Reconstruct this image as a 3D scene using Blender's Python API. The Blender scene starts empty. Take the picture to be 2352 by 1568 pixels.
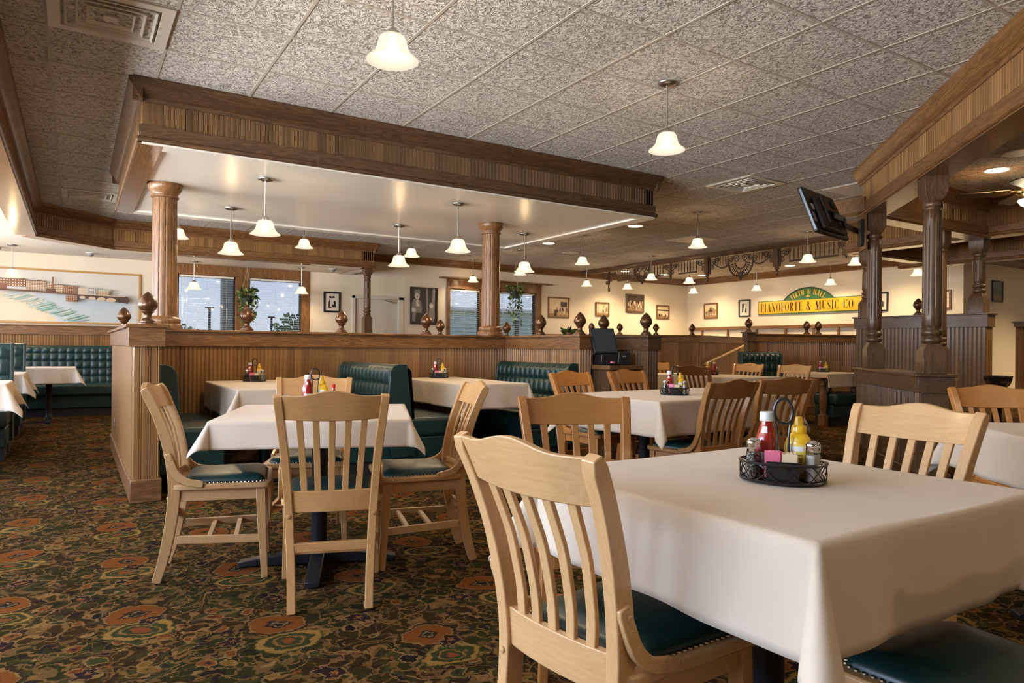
import bpy, bmesh, math, random
from math import sin, cos, pi, radians as R, sqrt, atan2, tan
from mathutils import Vector as V, Matrix as M4
random.seed(11)
SC = bpy.context.scene
COL = SC.collection
HC = 2.892          # main ceiling height
ZS = 2.46           # height of the lowered ceilings and soffits

# ------------------------------------------------------------------ node helpers
class NT:
    def __init__(s, name):
        s.m = bpy.data.materials.new(name); s.m.use_nodes = True
        s.t = s.m.node_tree; s.t.nodes.clear()
        s.out = s.n('ShaderNodeOutputMaterial')
    def n(s, typ, **kw):
        nd = s.t.nodes.new(typ)
        for k, v in kw.items(): setattr(nd, k, v)
        return nd
    def put(s, sock, v):
        if isinstance(v, bpy.types.NodeSocket): s.t.links.new(v, sock)
        elif v is not None:
            if isinstance(v, (tuple, list)) and len(v) == 3 and sock.type == 'RGBA': v = (*v, 1)
            sock.default_value = v
    def math(s, op, a, b=None, c=None, clamp=False):
        nd = s.n('ShaderNodeMath', operation=op, use_clamp=clamp)
        s.put(nd.inputs[0], a)
        if b is not None: s.put(nd.inputs[1], b)
        if c is not None: s.put(nd.inputs[2], c)
        return nd.outputs[0]
    def mix(s, f, a, b, blend='MIX'):
        nd = s.n('ShaderNodeMix', data_type='RGBA', blend_type=blend)
        s.put(nd.inputs[0], f); s.put(nd.inputs[6], a); s.put(nd.inputs[7], b)
        return nd.outputs[2]
    def obj(s): return s.n('ShaderNodeTexCoord').outputs['Object']
    def map(s, v, scale=(1, 1, 1), loc=(0, 0, 0), rot=(0, 0, 0)):
        nd = s.n('ShaderNodeMapping'); s.put(nd.inputs[0], v)
        nd.inputs['Location'].default_value = loc; nd.inputs['Rotation'].default_value = rot; nd.inputs['Scale'].default_value = scale
        return nd.outputs[0]
    def noise(s, v, scale=5, detail=3, rough=.5, dist=0, col=False):
        nd = s.n('ShaderNodeTexNoise'); s.put(nd.inputs['Vector'], v)
        nd.inputs['Scale'].default_value = scale; nd.inputs['Detail'].default_value = detail
        nd.inputs['Roughness'].default_value = rough; nd.inputs['Distortion'].default_value = dist
        return nd.outputs[1 if col else 0]
    def vor(s, v, scale=5, feat='F1', out=0, rnd=1):
        nd = s.n('ShaderNodeTexVoronoi', feature=feat); s.put(nd.inputs['Vector'], v)
        nd.inputs['Scale'].default_value = scale; nd.inputs['Randomness'].default_value = rnd
        return nd.outputs[out]
    def white(s, w, dims='1D', col=False):
        nd = s.n('ShaderNodeTexWhiteNoise', noise_dimensions=dims)
        s.put(nd.inputs['W' if dims == '1D' else 'Vector'], w)
        return nd.outputs[1 if col else 0]
    def xyz(s, v):
        nd = s.n('ShaderNodeSeparateXYZ'); s.put(nd.inputs[0], v); return nd.outputs
    def comb(s, x, y, z):
        nd = s.n('ShaderNodeCombineXYZ')
        for i, q in enumerate((x, y, z)): s.put(nd.inputs[i], q)
        return nd.outputs[0]
    def ramp(s, f, stops, interp='LINEAR'):
        nd = s.n('ShaderNodeValToRGB'); s.put(nd.inputs[0], f)
        cr = nd.color_ramp; cr.interpolation = interp
        while len(cr.elements) < len(stops): cr.elements.new(.5)
        for e, (p, c) in zip(cr.elements, stops):
            e.position = p; e.color = (*c, 1) if len(c) == 3 else c
        return nd.outputs[0]
    def step(s, f, lo, hi):
        nd = s.n('ShaderNodeMapRange', interpolation_type='SMOOTHSTEP'); s.put(nd.inputs[0], f)
        nd.inputs[1].default_value = lo; nd.inputs[2].default_value = hi
        return nd.outputs[0]
    def bump(s, h, strength=.3, dist=.01, nrm=None):
        nd = s.n('ShaderNodeBump'); s.put(nd.inputs['Height'], h)
        nd.inputs['Strength'].default_value = strength; nd.inputs['Distance'].default_value = dist
        if nrm is not None: s.put(nd.inputs['Normal'], nrm)
        return nd.outputs[0]
    def bsdf(s, col, rough=.5, metal=0, spec=.5, nrm=None, coat=0, **kw):
        nd = s.n('ShaderNodeBsdfPrincipled')
        s.put(nd.inputs['Base Color'], col); s.put(nd.inputs['Roughness'], rough); s.put(nd.inputs['Metallic'], metal)
        s.put(nd.inputs['Specular IOR Level'], spec); nd.inputs['Coat Weight'].default_value = coat; nd.inputs['Coat Roughness'].default_value = .15
        if nrm is not None: s.put(nd.inputs['Normal'], nrm)
        for k, v in kw.items(): s.put(nd.inputs[k.replace('_', ' ')], v)
        s.t.links.new(nd.outputs[0], s.out.inputs[0]); return nd

def flat(name, col, rough=.5, metal=0, spec=.5, coat=0, **kw):
    t = NT(name); t.bsdf(col, rough, metal, spec, coat=coat, **kw); return t.m
def srgb(r, g, b):
    f = lambda c: c / 12.92 if c <= .04045 else ((c + .055) / 1.055) ** 2.4
    return tuple(f(c / 255) for c in (r, g, b))

# ------------------------------------------------------------------ materials
def wood(name, dark, light, axis='X', rough=.35, grain=1., tint=False, coat=.15, ring=.5):
    t = NT(name); o = t.obj()
    sc = {'X': (.9, 9, 9), 'Y': (9, .9, 9), 'Z': (9, 9, .9)}[axis]
    v = t.map(o, sc)
    big = t.noise(v, 1.6 * grain, 3, .55, 1.2)
    lines = t.math('FRACT', t.math('MULTIPLY', big, 7.))
    lines = t.step(t.math('ABSOLUTE', t.math('SUBTRACT', lines, .5)), .05, .5)
    fine = t.noise(t.map(o, tuple(q * 4 for q in sc)), 5 * grain, 3, .6)
    f = t.math('ADD', t.math('MULTIPLY', lines, ring), t.math('MULTIPLY', fine, 1 - ring * .55), clamp=True)
    col = t.mix(f, dark, light)
    if tint:
        oi = t.n('ShaderNodeObjectInfo'); col = t.mix(1., col, oi.outputs['Color'], 'MULTIPLY')
    t.bsdf(col, t.math('ADD', rough, t.math('MULTIPLY', fine, .12)), nrm=t.bump(f, .12, .002), coat=coat)
    return t.m
OAK_D, OAK_L = (.060, .024, .008), (.255, .122, .044)
M = {}
M['oak_x'] = wood('oak_trim_along', OAK_D, OAK_L, 'X')
M['oak_z'] = wood('oak_trim_upright', OAK_D, OAK_L, 'Z')
M['walnut_x'] = wood('dark_oak_along', (.030, .0145, .0065), (.135, .070, .032), 'X')
M['walnut_z'] = wood('dark_oak_upright', (.030, .0145, .0065), (.135, .070, .032), 'Z')
M['oak_gloss'] = wood('glossy_oak_board', OAK_D, OAK_L, 'X', .14, coat=.6)
M['maple'] = wood('maple_chair_wood', (.50, .285, .115), (.62, .375, .170), 'Z', .32, 1.2, True, .2, .30)
M['maple_x'] = wood('maple_chair_rail', (.50, .285, .115), (.62, .375, .170), 'X', .32, 1.2, True, .2, .30)

def bead_mat(name, dark, light, sp=.034, tone=.55):
    t = NT(name); o = t.obj(); x = t.xyz(o)[0]
    bid = t.math('FLOOR', t.math('DIVIDE', x, sp * 2))
    rnd = t.white(bid)
    g = t.noise(t.map(o, (40, 40, 1.4)), 2.2, 3, .6, .4)
    f = t.math('ADD', t.math('MULTIPLY', rnd, tone), t.math('MULTIPLY', g, 1 - tone * .7), clamp=True)
    t.bsdf(t.mix(f, dark, light), .33, nrm=t.bump(g, .06, .001), coat=.15)
    return t.m
M['bead'] = bead_mat('oak_beadboard', (.120, .052, .016), (.35, .185, .064))
M['bead_d'] = bead_mat('dark_oak_beadboard', (.050, .026, .010), (.205, .112, .046))
M['panel'] = wood('oak_panel_plain', (.20, .095, .032), (.36, .185, .070), 'Z', .3, .8, ring=.25)

def mk_cloth():
    t = NT('beige_table_linen'); o = t.obj()
    w = t.noise(t.map(o, (1, 1, 1)), 400, 2, .5); b = t.noise(o, 4.5, 3, .5)
    col = t.mix(b, (.60, .50, .385), (.66, .56, .44))
    t.bsdf(col, .85, spec=.25, nrm=t.bump(t.math('ADD', t.math('MULTIPLY', w, .04), b), .25, .012), Sheen_Weight=.12)
    return t.m
M['cloth'] = mk_cloth()

def mk_leather(name, a, b, rough=.3):
    t = NT(name); o = t.obj(); n = t.noise(o, 9, 3, .6); f = t.vor(o, 260)
    t.bsdf(t.mix(n, a, b), t.math('ADD', rough, t.math('MULTIPLY', n, .14)), nrm=t.bump(f, .08, .001), spec=.55)
    return t.m
M['green'] = mk_leather('dark_green_vinyl', (.004, .022, .021), (.008, .042, .038))
M['toekick'] = flat('black_toekick', (.012, .012, .016), .5)

def mk_ceiling():
    t = NT('fissured_ceiling_tile'); o = t.obj()
    w = t.noise(o, 9, 2, .5, 0, True)
    vv = t.n('ShaderNodeVectorMath', operation='MULTIPLY_ADD'); t.put(vv.inputs[0], w); vv.inputs[1].default_value = (.06, .06, 0); t.put(vv.inputs[2], o)
    a = t.noise(vv.outputs[0], 44, 3, .62, .9); b = t.noise(o, 170, 2, .6)
    xy = t.xyz(o)
    tid = t.white(t.comb(t.math('FLOOR', t.math('DIVIDE', t.math('SUBTRACT', xy[0], CGX), .6096)), t.math('FLOOR', t.math('DIVIDE', t.math('SUBTRACT', xy[1], CGY), .6096)), 0), '3D')
    h = t.math('ADD', t.step(a, .36, .60), t.math('MULTIPLY', b, .35))
    col = t.mix(t.step(a, .34, .52), (.30, .27, .235), (.86, .825, .775))
    col = t.mix(t.math('MULTIPLY', tid, .16), col, (.56, .52, .46))
    t.bsdf(col, .9, spec=.2, nrm=t.bump(h, 1., .008))
    return t.m
CGX, CGY = .7626 * .6096 % .6096, 5.8586 * .6096 % .6096
M['ceil'] = mk_ceiling()
M['tbar'] = flat('ceiling_grid_metal', (.50, .46, .40), .6)

def mk_carpet():
    t = NT('floral_carpet'); o = t.obj()
    wv = t.noise(o, 4.5, 2, .5, 0, True)
    va = t.n('ShaderNodeVectorMath', operation='MULTIPLY_ADD'); t.put(va.inputs[0], wv); va.inputs[1].default_value = (.11, .11, 0); t.put(va.inputs[2], o)
    wf = t.noise(o, 24, 3, .65, 0, True)
    vb = t.n('ShaderNodeVectorMath', operation='MULTIPLY_ADD'); t.put(vb.inputs[0], wf); vb.inputs[1].default_value = (.060, .060, 0); t.put(vb.inputs[2], va.outputs[0])
    v = vb.outputs[0]
    fine = t.noise(o, 420, 2, .6)
    ground = t.mix(t.step(t.noise(v, 3.0, 2), .44, .56), (.030, .032, .015), (.044, .028, .015))
    ground = t.mix(t.step(t.noise(v, 7.5, 2), .56, .62), ground, (.050, .050, .024))
    def lattice(px, py, ox, oy):
        x, y, _ = t.xyz(v)
        r = t.math('FLOOR', t.math('DIVIDE', t.math('ADD', y, oy), py))
        sx = t.math('ADD', t.math('DIVIDE', t.math('ADD', x, ox), px), t.math('MULTIPLY', r, .5))
        fx = t.math('MULTIPLY', t.math('SUBTRACT', t.math('FRACT', sx), .5), px)
        fy = t.math('MULTIPLY', t.math('SUBTRACT', t.math('FRACT', t.math('DIVIDE', t.math('ADD', y, oy), py)), .5), py)
        return fx, fy
    def between(d, a, b, s=.006):
        return t.math('MULTIPLY', t.step(d, a - s, a + s), t.math('SUBTRACT', 1., t.step(d, b - s, b + s)))
    col = ground
    # scrolling vines: contour lines of a smooth field
    for sc, wd, c in ((4.2, .010, (.24, .155, .075)), (6.4, .018, (.022, .016, .020)), (8.2, .020, (.20, .115, .055)), (13., .03, (.14, .09, .045))):
        d = t.math('ABSOLUTE', t.math('SUBTRACT', t.noise(v, sc, 1, .4), .5))
        col = t.mix(t.math('SUBTRACT', 1., t.step(d, wd * .45, wd)), col, c)
    # leaf and petal blobs
    vd = t.vor(v, 9.); vc = t.vor(v, 9., out=1)
    pick = t.xyz(vc)[0]
    pet = t.ramp(pick, [(0, (.16, .058, .024)), (.3, (.044, .056, .026)), (.5, (.018, .014, .018)), (.66, (.17, .105, .036)), (.84, (.15, .050, .024))], 'CONSTANT')
    col = t.mix(between(vd, -.1, .26, .03), col, pet)
    col = t.mix(between(vd, .22, .28, .02), col, (.24, .16, .085))
    col = t.mix(between(vd, -.1, .09, .02), col, (.032, .024, .028))
    vd2 = t.vor(v, 19.); p2 = t.xyz(t.vor(v, 19., out=1))[1]
    col = t.mix(t.math('MULTIPLY', between(vd2, -.1, .22, .03), t.step(p2, .5, .52)), col, t.ramp(p2, [(0, (.2, .07, .04)), (.62, (.16, .10, .045)), (.8, (.03, .02, .03)), (.9, (.24, .17, .09))], 'CONSTANT'))
    # rust medallions with a dark diamond heart
    fx, fy = lattice(.90, .385, .15, .1)
    dm = t.math('ADD', t.math('ABSOLUTE', fx), t.math('MULTIPLY', t.math('ABSOLUTE', fy), 1.05))
    rr = t.math('SQRT', t.math('ADD', t.math('MULTIPLY', fx, fx), t.math('MULTIPLY', fy, fy)))
    col = t.mix(between(rr, -.1, .112, .006), col, (.038, .024, .016))
    col = t.mix(between(rr, .030, .092, .007), col, (.190, .070, .026))
    col = t.mix(between(rr, .092, .098, .004), col, (.28, .18, .09))
    col = t.mix(between(dm, -.1, .046, .004), col, (.030, .024, .026))
    col = t.mix(between(dm, .024, .031, .003), col, (.26, .19, .11))
    # ochre leaf crowns
    fx, fy = lattice(.90, .385, .15, .29)
    r2 = t.math('SQRT', t.math('ADD', t.math('MULTIPLY', fx, fx), t.math('MULTIPLY', t.math('MULTIPLY', fy, fy), 1.9)))
    col = t.mix(between(r2, -.1, .118, .006), col, (.042, .052, .028))
    col = t.mix(between(r2, .088, .110, .005), col, (.29, .185, .070))
    col = t.mix(between(r2, .050, .060, .004), col, (.25, .15, .06))
    col = t.mix(between(r2, -.1, .028, .005), col, (.20, .07, .036))
    # small dark flowers
    fx, fy = lattice(.45, .385, .33, .20)
    r3 = t.math('SQRT', t.math('ADD', t.math('MULTIPLY', fx, fx), t.math('MULTIPLY', fy, fy)))
    an = t.math('ARCTAN2', fy, fx)
    r3 = t.math('ADD', r3, t.math('MULTIPLY', t.math('COSINE', t.math('MULTIPLY', an, 6.)), .007))
    col = t.mix(between(r3, -.1, .040, .004), col, (.030, .019, .026))
    col = t.mix(between(r3, .039, .045, .003), col, (.24, .16, .095))
    col = t.mix(between(r3, -.1, .011, .003), col, (.27, .13, .06))
    col = t.mix(1., col, t.mix(fine, (.40, .345, .225), (1.0, .86, .56)), 'MULTIPLY')
    t.bsdf(col, 1., spec=.02, nrm=t.bump(fine, .5, .004))
    return t.m
M['carpet'] = mk_carpet()

def mk_plaster(name, c, rough=.75, spec=.3):
    t = NT(name); o = t.obj(); n = t.noise(o, 60, 3, .6); b = t.noise(o, .8, 2)
    t.bsdf(t.mix(b, tuple(q * .95 for q in c), c), rough, nrm=t.bump(n, .1, .002), spec=spec); return t.m
M['wall'] = mk_plaster('cream_wall_paint', (.74, .66, .54))
M['wall_gloss'] = mk_plaster('cream_ceiling_gloss', (.80, .77, .72), .30, .5)
M['lowceil'] = mk_plaster('lowered_ceiling_paint', (.78, .73, .66))
M['white'] = flat('white_paint', (.72, .70, .66), .4)
M['door'] = flat('door_cream_paint', (.60, .56, .49), .45)
M['nickel'] = flat('brushed_nickel', (.52, .49, .45), .32, 1)
M['brass'] = flat('polished_brass', (.60, .42, .18), .25, 1)
M['black'] = flat('black_plastic', (.012, .012, .014), .35)
M['wire'] = flat('black_wire', (.008, .008, .009), .3, 0, .6)
M['iron'] = flat('black_iron', (.008, .009, .012), .4, 0)
M['finial'] = flat('bronzed_finial', (.115, .052, .022), .3, .55, coat=.3)
M['fret'] = flat('dark_fretwork', (.055, .032, .016), .5)
M['chrome'] = flat('chrome', (.75, .75, .76), .12, 1)
M['nail'] = flat('antique_nailhead', (.34, .25, .16), .28, 1)

def mk_shade():
    t = NT('alabaster_glass'); o = t.obj(); n = t.noise(o, 14, 3, .6, 1.5)
    d = t.n('ShaderNodeBsdfTranslucent'); d.inputs[0].default_value = (.020, .018, .015, 1)
    p = t.n('ShaderNodeBsdfPrincipled'); p.inputs['Base Color'].default_value = (.03, .028, .024, 1); p.inputs['Roughness'].default_value = .25
    c = t.n('ShaderNodeBsdfTransparent'); c.inputs[0].default_value = (1., .93, .82, 1)
    m = t.n('ShaderNodeMixShader'); m.inputs[0].default_value = .5; t.t.links.new(d.outputs[0], m.inputs[1]); t.t.links.new(p.outputs[0], m.inputs[2])
    k = t.n('ShaderNodeMixShader'); k.inputs[0].default_value = .30; t.t.links.new(m.outputs[0], k.inputs[1]); t.t.links.new(c.outputs[0], k.inputs[2])
    e = t.n('ShaderNodeEmission'); t.put(e.inputs[0], t.mix(n, (1., .84, .62), (1., .93, .80))); e.inputs[1].default_value = SHADE_E
    a = t.n('ShaderNodeAddShader'); t.t.links.new(k.outputs[0], a.inputs[0]); t.t.links.new(e.outputs[0], a.inputs[1])
    t.t.links.new(a.outputs[0], t.out.inputs[0]); return t.m
def glow(name, col, s):
    t = NT(name); e = t.n('ShaderNodeEmission'); e.inputs[0].default_value = (*col, 1); e.inputs[1].default_value = s
    c = t.n('ShaderNodeBsdfTransparent'); a = t.n('ShaderNodeAddShader'); t.t.links.new(c.outputs[0], a.inputs[0]); t.t.links.new(e.outputs[0], a.inputs[1])
    t.t.links.new(a.outputs[0], t.out.inputs[0]); return t.m
def emit(name, col, s):
    t = NT(name); e = t.n('ShaderNodeEmission'); e.inputs[0].default_value = (*col, 1); e.inputs[1].default_value = s
    t.t.links.new(e.outputs[0], t.out.inputs[0]); return t.m
SHADE_E = .27
M['shade'] = mk_shade()
M['bulb'] = glow('lit_bulb', (1., .86, .66), 3.)
M['down'] = emit('lit_downlight_lens', (1., .78, .46), 14.)

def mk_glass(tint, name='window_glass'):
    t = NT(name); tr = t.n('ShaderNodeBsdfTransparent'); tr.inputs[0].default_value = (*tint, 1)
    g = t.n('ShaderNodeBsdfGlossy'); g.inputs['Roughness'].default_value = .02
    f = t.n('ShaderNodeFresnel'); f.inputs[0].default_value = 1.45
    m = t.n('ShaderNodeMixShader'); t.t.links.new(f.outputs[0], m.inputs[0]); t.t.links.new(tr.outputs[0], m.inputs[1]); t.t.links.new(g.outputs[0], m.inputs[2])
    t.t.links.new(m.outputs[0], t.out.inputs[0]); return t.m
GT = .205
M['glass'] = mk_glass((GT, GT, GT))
def mk_clear(name, col, rough=.05, ior=1.45):
    t = NT(name); t.bsdf(col, rough, Transmission_Weight=1., IOR=ior); return t.m
M['clear'] = mk_glass((.93, .94, .94), 'clear_shaker_glass')
M['ketchup'] = flat('ketchup_red', (.32, .010, .006), .12, coat=.8)
M['mustard'] = flat('mustard_yellow', (.80, .47, .012), .28, coat=.4)
M['capwhite'] = flat('white_cap_plastic', (.78, .77, .74), .35)
M['redcap'] = flat('red_cap_plastic', (.55, .015, .015), .3)
M['salt'] = flat('salt_white', (.82, .80, .76), .9)
def mk_pepper():
    t = NT('ground_pepper'); o = t.obj(); f = t.vor(o, 420, out=1)
    t.bsdf(t.ramp(t.xyz(f)[0], [(0, (.03, .025, .02)), (.35, (.30, .26, .2)), (.6, (.55, .5, .42)), (.8, (.08, .06, .05))], 'CONSTANT'), .9); return t.m
M['pepper'] = mk_pepper()
M['lab_silver'] = flat('silver_label', (.62, .62, .63), .3, .5)
M['lab_white'] = flat('white_label', (.78, .76, .7), .5)
M['lab_pale'] = flat('pale_yellow_label', (.85, .62, .10), .4)
M['pink'] = flat('pink_packet_paper', (.80, .20, .33), .6)
M['cream'] = flat('cream_packet_paper', (.80, .66, .45), .6)

# ------------------------------------------------------------------ mesh builder
class MB:
    def __init__(s): s.v, s.f, s.sm, s.mi = [], [], [], []
    def add(s, vs, fs, smooth=False, mi=0, T=None):
        k = len(s.v)
        s.v += [tuple(T @ V(p)) if T else tuple(p) for p in vs]
        for f in fs: s.f.append(tuple(k + i for i in f)); s.sm.append(smooth); s.mi.append(mi)
        return s
    def box(s, x0, x1, y0, y1, z0, z1, mi=0, T=None):
        vs = [(x, y, z) for z in (z0, z1) for y in (y0, y1) for x in (x0, x1)]
        return s.add(vs, [(0, 2, 3, 1), (4, 5, 7, 6), (0, 1, 5, 4), (2, 6, 7, 3), (0, 4, 6, 2), (1, 3, 7, 5)], False, mi, T)
    def grid(s, fn, nu, nv, closeu=False, smooth=True, mi=0, T=None):
        vs = [fn(i / nu, j / nv) for j in range(nv + 1) for i in range(nu + (0 if closeu else 1))]
        w = nu if closeu else nu + 1
        fs = [(j * w + i, j * w + (i + 1) % w, (j + 1) * w + (i + 1) % w, (j + 1) * w + i) for j in range(nv) for i in range(nu)]
        return s.add(vs, fs, smooth, mi, T)
    def lathe(s, prof, seg=24, c=(0, 0, 0), mi=0, T=None, mod=None, cap=True):
        n = len(prof)
        def fn(u, v):
            r, z = prof[min(n - 1, int(round(v * (n - 1))))]
            a = u * 2 * pi
            if mod: r *= mod(a, z)
            return (c[0] + r * cos(a), c[1] + r * sin(a), c[2] + z)
        s.grid(fn, seg, n - 1, True, True, mi, T)
        if cap:
            for (r, z), rev in ((prof[0], True), (prof[-1], False)):
                if r > 1e-4:
                    vs = [(c[0] + r * cos(2 * pi * i / seg), c[1] + r * sin(2 * pi * i / seg), c[2] + z) for i in range(seg)]
                    s.add(vs, [tuple(range(seg))[::-1] if rev else tuple(range(seg))], False, mi, T)
        return s
    def prism(s, poly, a0, a1, axis='X', mi=0, T=None, smooth=False):
        # poly: 2D points; extruded along an axis; X: (y,z)  Y: (x,z)  Z: (x,y)
        n = len(poly)
        def P(p, a): return {'X': (a, p[0], p[1]), 'Y': (p[0], a, p[1]), 'Z': (p[0], p[1], a)}[axis]
        vs = [P(p, a0) for p in poly] + [P(p, a1) for p in poly]
        fs = [(i, (i + 1) % n, n + (i + 1) % n, n + i) for i in range(n)]
        s.add(vs, fs, smooth, mi, T)
        s.add(vs, [tuple(range(n))[::-1], tuple(range(n, 2 * n))], False, mi, T)
        return s
    def tube(s, pts, r, seg=8, closed=False, mi=0, T=None):
        pts = [V(p) for p in pts]; n = len(pts); rs = r if isinstance(r, (list, tuple)) else [r] * n
        vs, up = [], None
        for i, p in enumerate(pts):
            d = (pts[(i + 1) % n] - pts[i - 1]) if closed else (pts[min(i + 1, n - 1)] - pts[max(i - 1, 0)])
            d.normalize()
            if up is None: up = d.orthogonal().normalized()
            up = (up - d * up.dot(d)).normalized(); w = d.cross(up)
            vs += [tuple(p + (up * cos(2 * pi * k / seg) + w * sin(2 * pi * k / seg)) * rs[i]) for k in range(seg)]
        m = n if closed else n - 1
        fs = [(i * seg + k, i * seg + (k + 1) % seg, ((i + 1) % n) * seg + (k + 1) % seg, ((i + 1) % n) * seg + k) for i in range(m) for k in range(seg)]
        if not closed: fs += [tuple(range(seg))[::-1], tuple((n - 1) * seg + k for k in range(seg))]
        return s.add(vs, fs, True, mi, T)
    def bar(s, pts, hw, hd, side=(1, 0, 0), mi=0, T=None, smooth=True):
        """rectangular bar along pts; hw half width along 'side', hd half depth across"""
        pts = [V(p) for p in pts]; n = len(pts)
        g = lambda q, i: q[i] if isinstance(q, (list, tuple)) else q
        vs = []
        for i, p in enumerate(pts):
            d = (pts[min(i + 1, n - 1)] - pts[max(i - 1, 0)]).normalized()
            sd = V(side); sd = (sd - d * sd.dot(d)).normalized(); q = d.cross(sd)
            a, b = g(hw, i), g(hd, i)
            vs += [tuple(p - sd * a - q * b), tuple(p + sd * a - q * b), tuple(p + sd * a + q * b), tuple(p - sd * a + q * b)]
        fs = [(i * 4 + k, i * 4 + (k + 1) % 4, (i + 1) * 4 + (k + 1) % 4, (i + 1) * 4 + k) for i in range(n - 1) for k in range(4)]
        fs += [(3, 2, 1, 0), tuple((n - 1) * 4 + k for k in range(4))]
        return s.add(vs, fs, smooth, mi, T)
    def sphere(s, c, r, seg=12, rings=8, mi=0, sz=1., T=None):
        prof = [(max(1e-5, r * sin(pi * i / rings)), -r * cos(pi * i / rings) * sz) for i in range(rings + 1)]
        return s.lathe(prof, seg, c, mi, T, cap=False)
    def build(s, name, mats, parent=None, bevel=0, angle=35, loc=None, rotz=None, solid=0, segs=2):
        me = bpy.data.meshes.new(name); me.from_pydata(s.v, [], s.f)
        for m in (mats if isinstance(mats, (list, tuple)) else [mats]): me.materials.append(m)
        me.polygons.foreach_set('use_smooth', [True if (bevel or q) else False for q in s.sm])
        me.polygons.foreach_set('material_index', s.mi)
        bm = bmesh.new(); bm.from_mesh(me)
        bmesh.ops.remove_doubles(bm, verts=bm.verts, dist=1e-5)
        bmesh.ops.recalc_face_normals(bm, faces=bm.faces); bm.to_mesh(me); bm.free()
        me.set_sharp_from_angle(angle=R(angle))
        o = bpy.data.objects.new(name, me); COL.objects.link(o)
        if parent is not None: o.parent = parent
        if loc is not None: o.location = loc
        if rotz is not None: o.rotation_euler.z = rotz
        if solid:
            q = o.modifiers.new('thickness', 'SOLIDIFY'); q.thickness = solid; q.offset = -1
        if bevel:
            q = o.modifiers.new('bevel', 'BEVEL'); q.width = bevel; q.segments = segs; q.limit_method = 'ANGLE'; q.angle_limit = R(40); q.harden_normals = False
        return o

def thing(name, label=None, cat=None, loc=(0, 0, 0), rotz=0, group=None, kind=None):
    o = bpy.data.objects.new(name, None); COL.objects.link(o); o.empty_display_size = .05
    o.location = loc; o.rotation_euler.z = rotz
    return tag(o, label, cat, group, kind)
def tag(o, label=None, cat=None, group=None, kind=None):
    if label: o['label'] = label
    if cat: o['category'] = cat
    if group: o['group'] = group
    if kind: o['kind'] = kind
    return o
KIDS = {}
def copy_tree(o, loc=None, rotz=None, label=None, parent=None, color=None):
    c = o.copy(); COL.objects.link(c)
    if parent is not None: c.parent = parent
    if loc is not None: c.location = loc
    if rotz is not None: c.rotation_euler.z = rotz
    if label: c['label'] = label
    if color: c.color = color
    for ch in KIDS.setdefault(o.name, [q for q in o.children]): copy_tree(ch, parent=c, color=color)
    return c
def paint(o, color):
    o.color = color
    for ch in o.children: paint(ch, color)
# ================================================================== SETTING
X0, X1, Y0, Y1 = -2.7, 17.5, -3.2, 13.05
XR, YR = 13.75, 6.3           # right-hand wall and its return

def struct(o):
    o['kind'] = 'structure'; return o
def plain(name, x0, x1, y0, y1, z0, z1, mat, parent=None, bevel=0):
    return MB().box(x0, x1, y0, y1, z0, z1).build(name, mat, parent, bevel)

struct(plain('floor', X0 - .2, X1 + .2, Y0 - .2, Y1 + .2, -.1, 0, M['carpet']))
ce = struct(plain('ceiling', X0 - .2, X1 + .2, Y0 - .2, Y1 + .2, HC, HC + .1, M['ceil']))
g = MB(); k = CGX + .6096 * math.floor((X0 - CGX) / .6096)
while k < X1: g.box(k - .009, k + .009, Y0, Y1, HC - .003, HC + .002); k += .6096
k = CGY + .6096 * math.floor((Y0 - CGY) / .6096)
while k < Y1: g.box(X0, X1, k - .009, k + .009, HC - .0025, HC + .002); k += .6096
g.build('ceiling_grid', M['tbar'], ce)

def wall_mesh(a0, a1, z0, z1, holes):
    """wall along local X, front face at y=0 looking to -Y, 0.14 thick; holes (a, b, c, d)"""
    m = MB(); xs = sorted({a0, a1, *[h[0] for h in holes], *[h[1] for h in holes]})
    for p, q in zip(xs, xs[1:]):
        hs = sorted([(h[2], h[3]) for h in holes if h[0] <= p + 1e-6 and h[1] >= q - 1e-6]); z = z0
        for b, t in hs:
            if b > z: m.box(p, q, 0, .14, z, b)
            z = t
        if z < z1: m.box(p, q, 0, .14, z, z1)
    return m
W1H = (1.48, 3.60, .95, 2.285); W2H = (6.68, 8.89, .95, 2.31); DH = (4.63, 5.63, 0, 2.06)
o = struct(wall_mesh(X0, XR + .14, 0, HC, [W1H, W2H, DH]).build('wall_back', M['wall'])); o.location = (0, Y1, 0)
o = struct(wall_mesh(0, Y1 - YR + .0, 0, HC, []).build('wall_right', M['wall'])); o.location = (XR, Y1, 0); o.rotation_euler.z = -pi / 2
o = struct(wall_mesh(XR + .14, X1, 0, HC, []).build('wall_return', M['wall'])); o.location = (0, YR, 0)
o = struct(wall_mesh(0, YR - Y0, 0, HC, []).build('wall_far_right', M['wall'])); o.location = (X1, YR, 0); o.rotation_euler.z = -pi / 2
LW = [(.5, 3.9), (4.5, 7.2), (8.0, 9.3), (10.0, 11.4)]
o = struct(wall_mesh(Y0, Y1, 0, HC, [(a, b, .85, 2.3) for a, b in LW]).build('wall_left', M['wall'])); o.location = (X0, 0, 0); o.rotation_euler.z = pi / 2
RW = []
o = struct(wall_mesh(-X1, -X0, 0, HC, [(-b, -a, .85, 2.3) for a, b in RW]).build('wall_rear', M['wall'])); o.location = (0, Y0, 0); o.rotation_euler.z = pi

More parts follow.
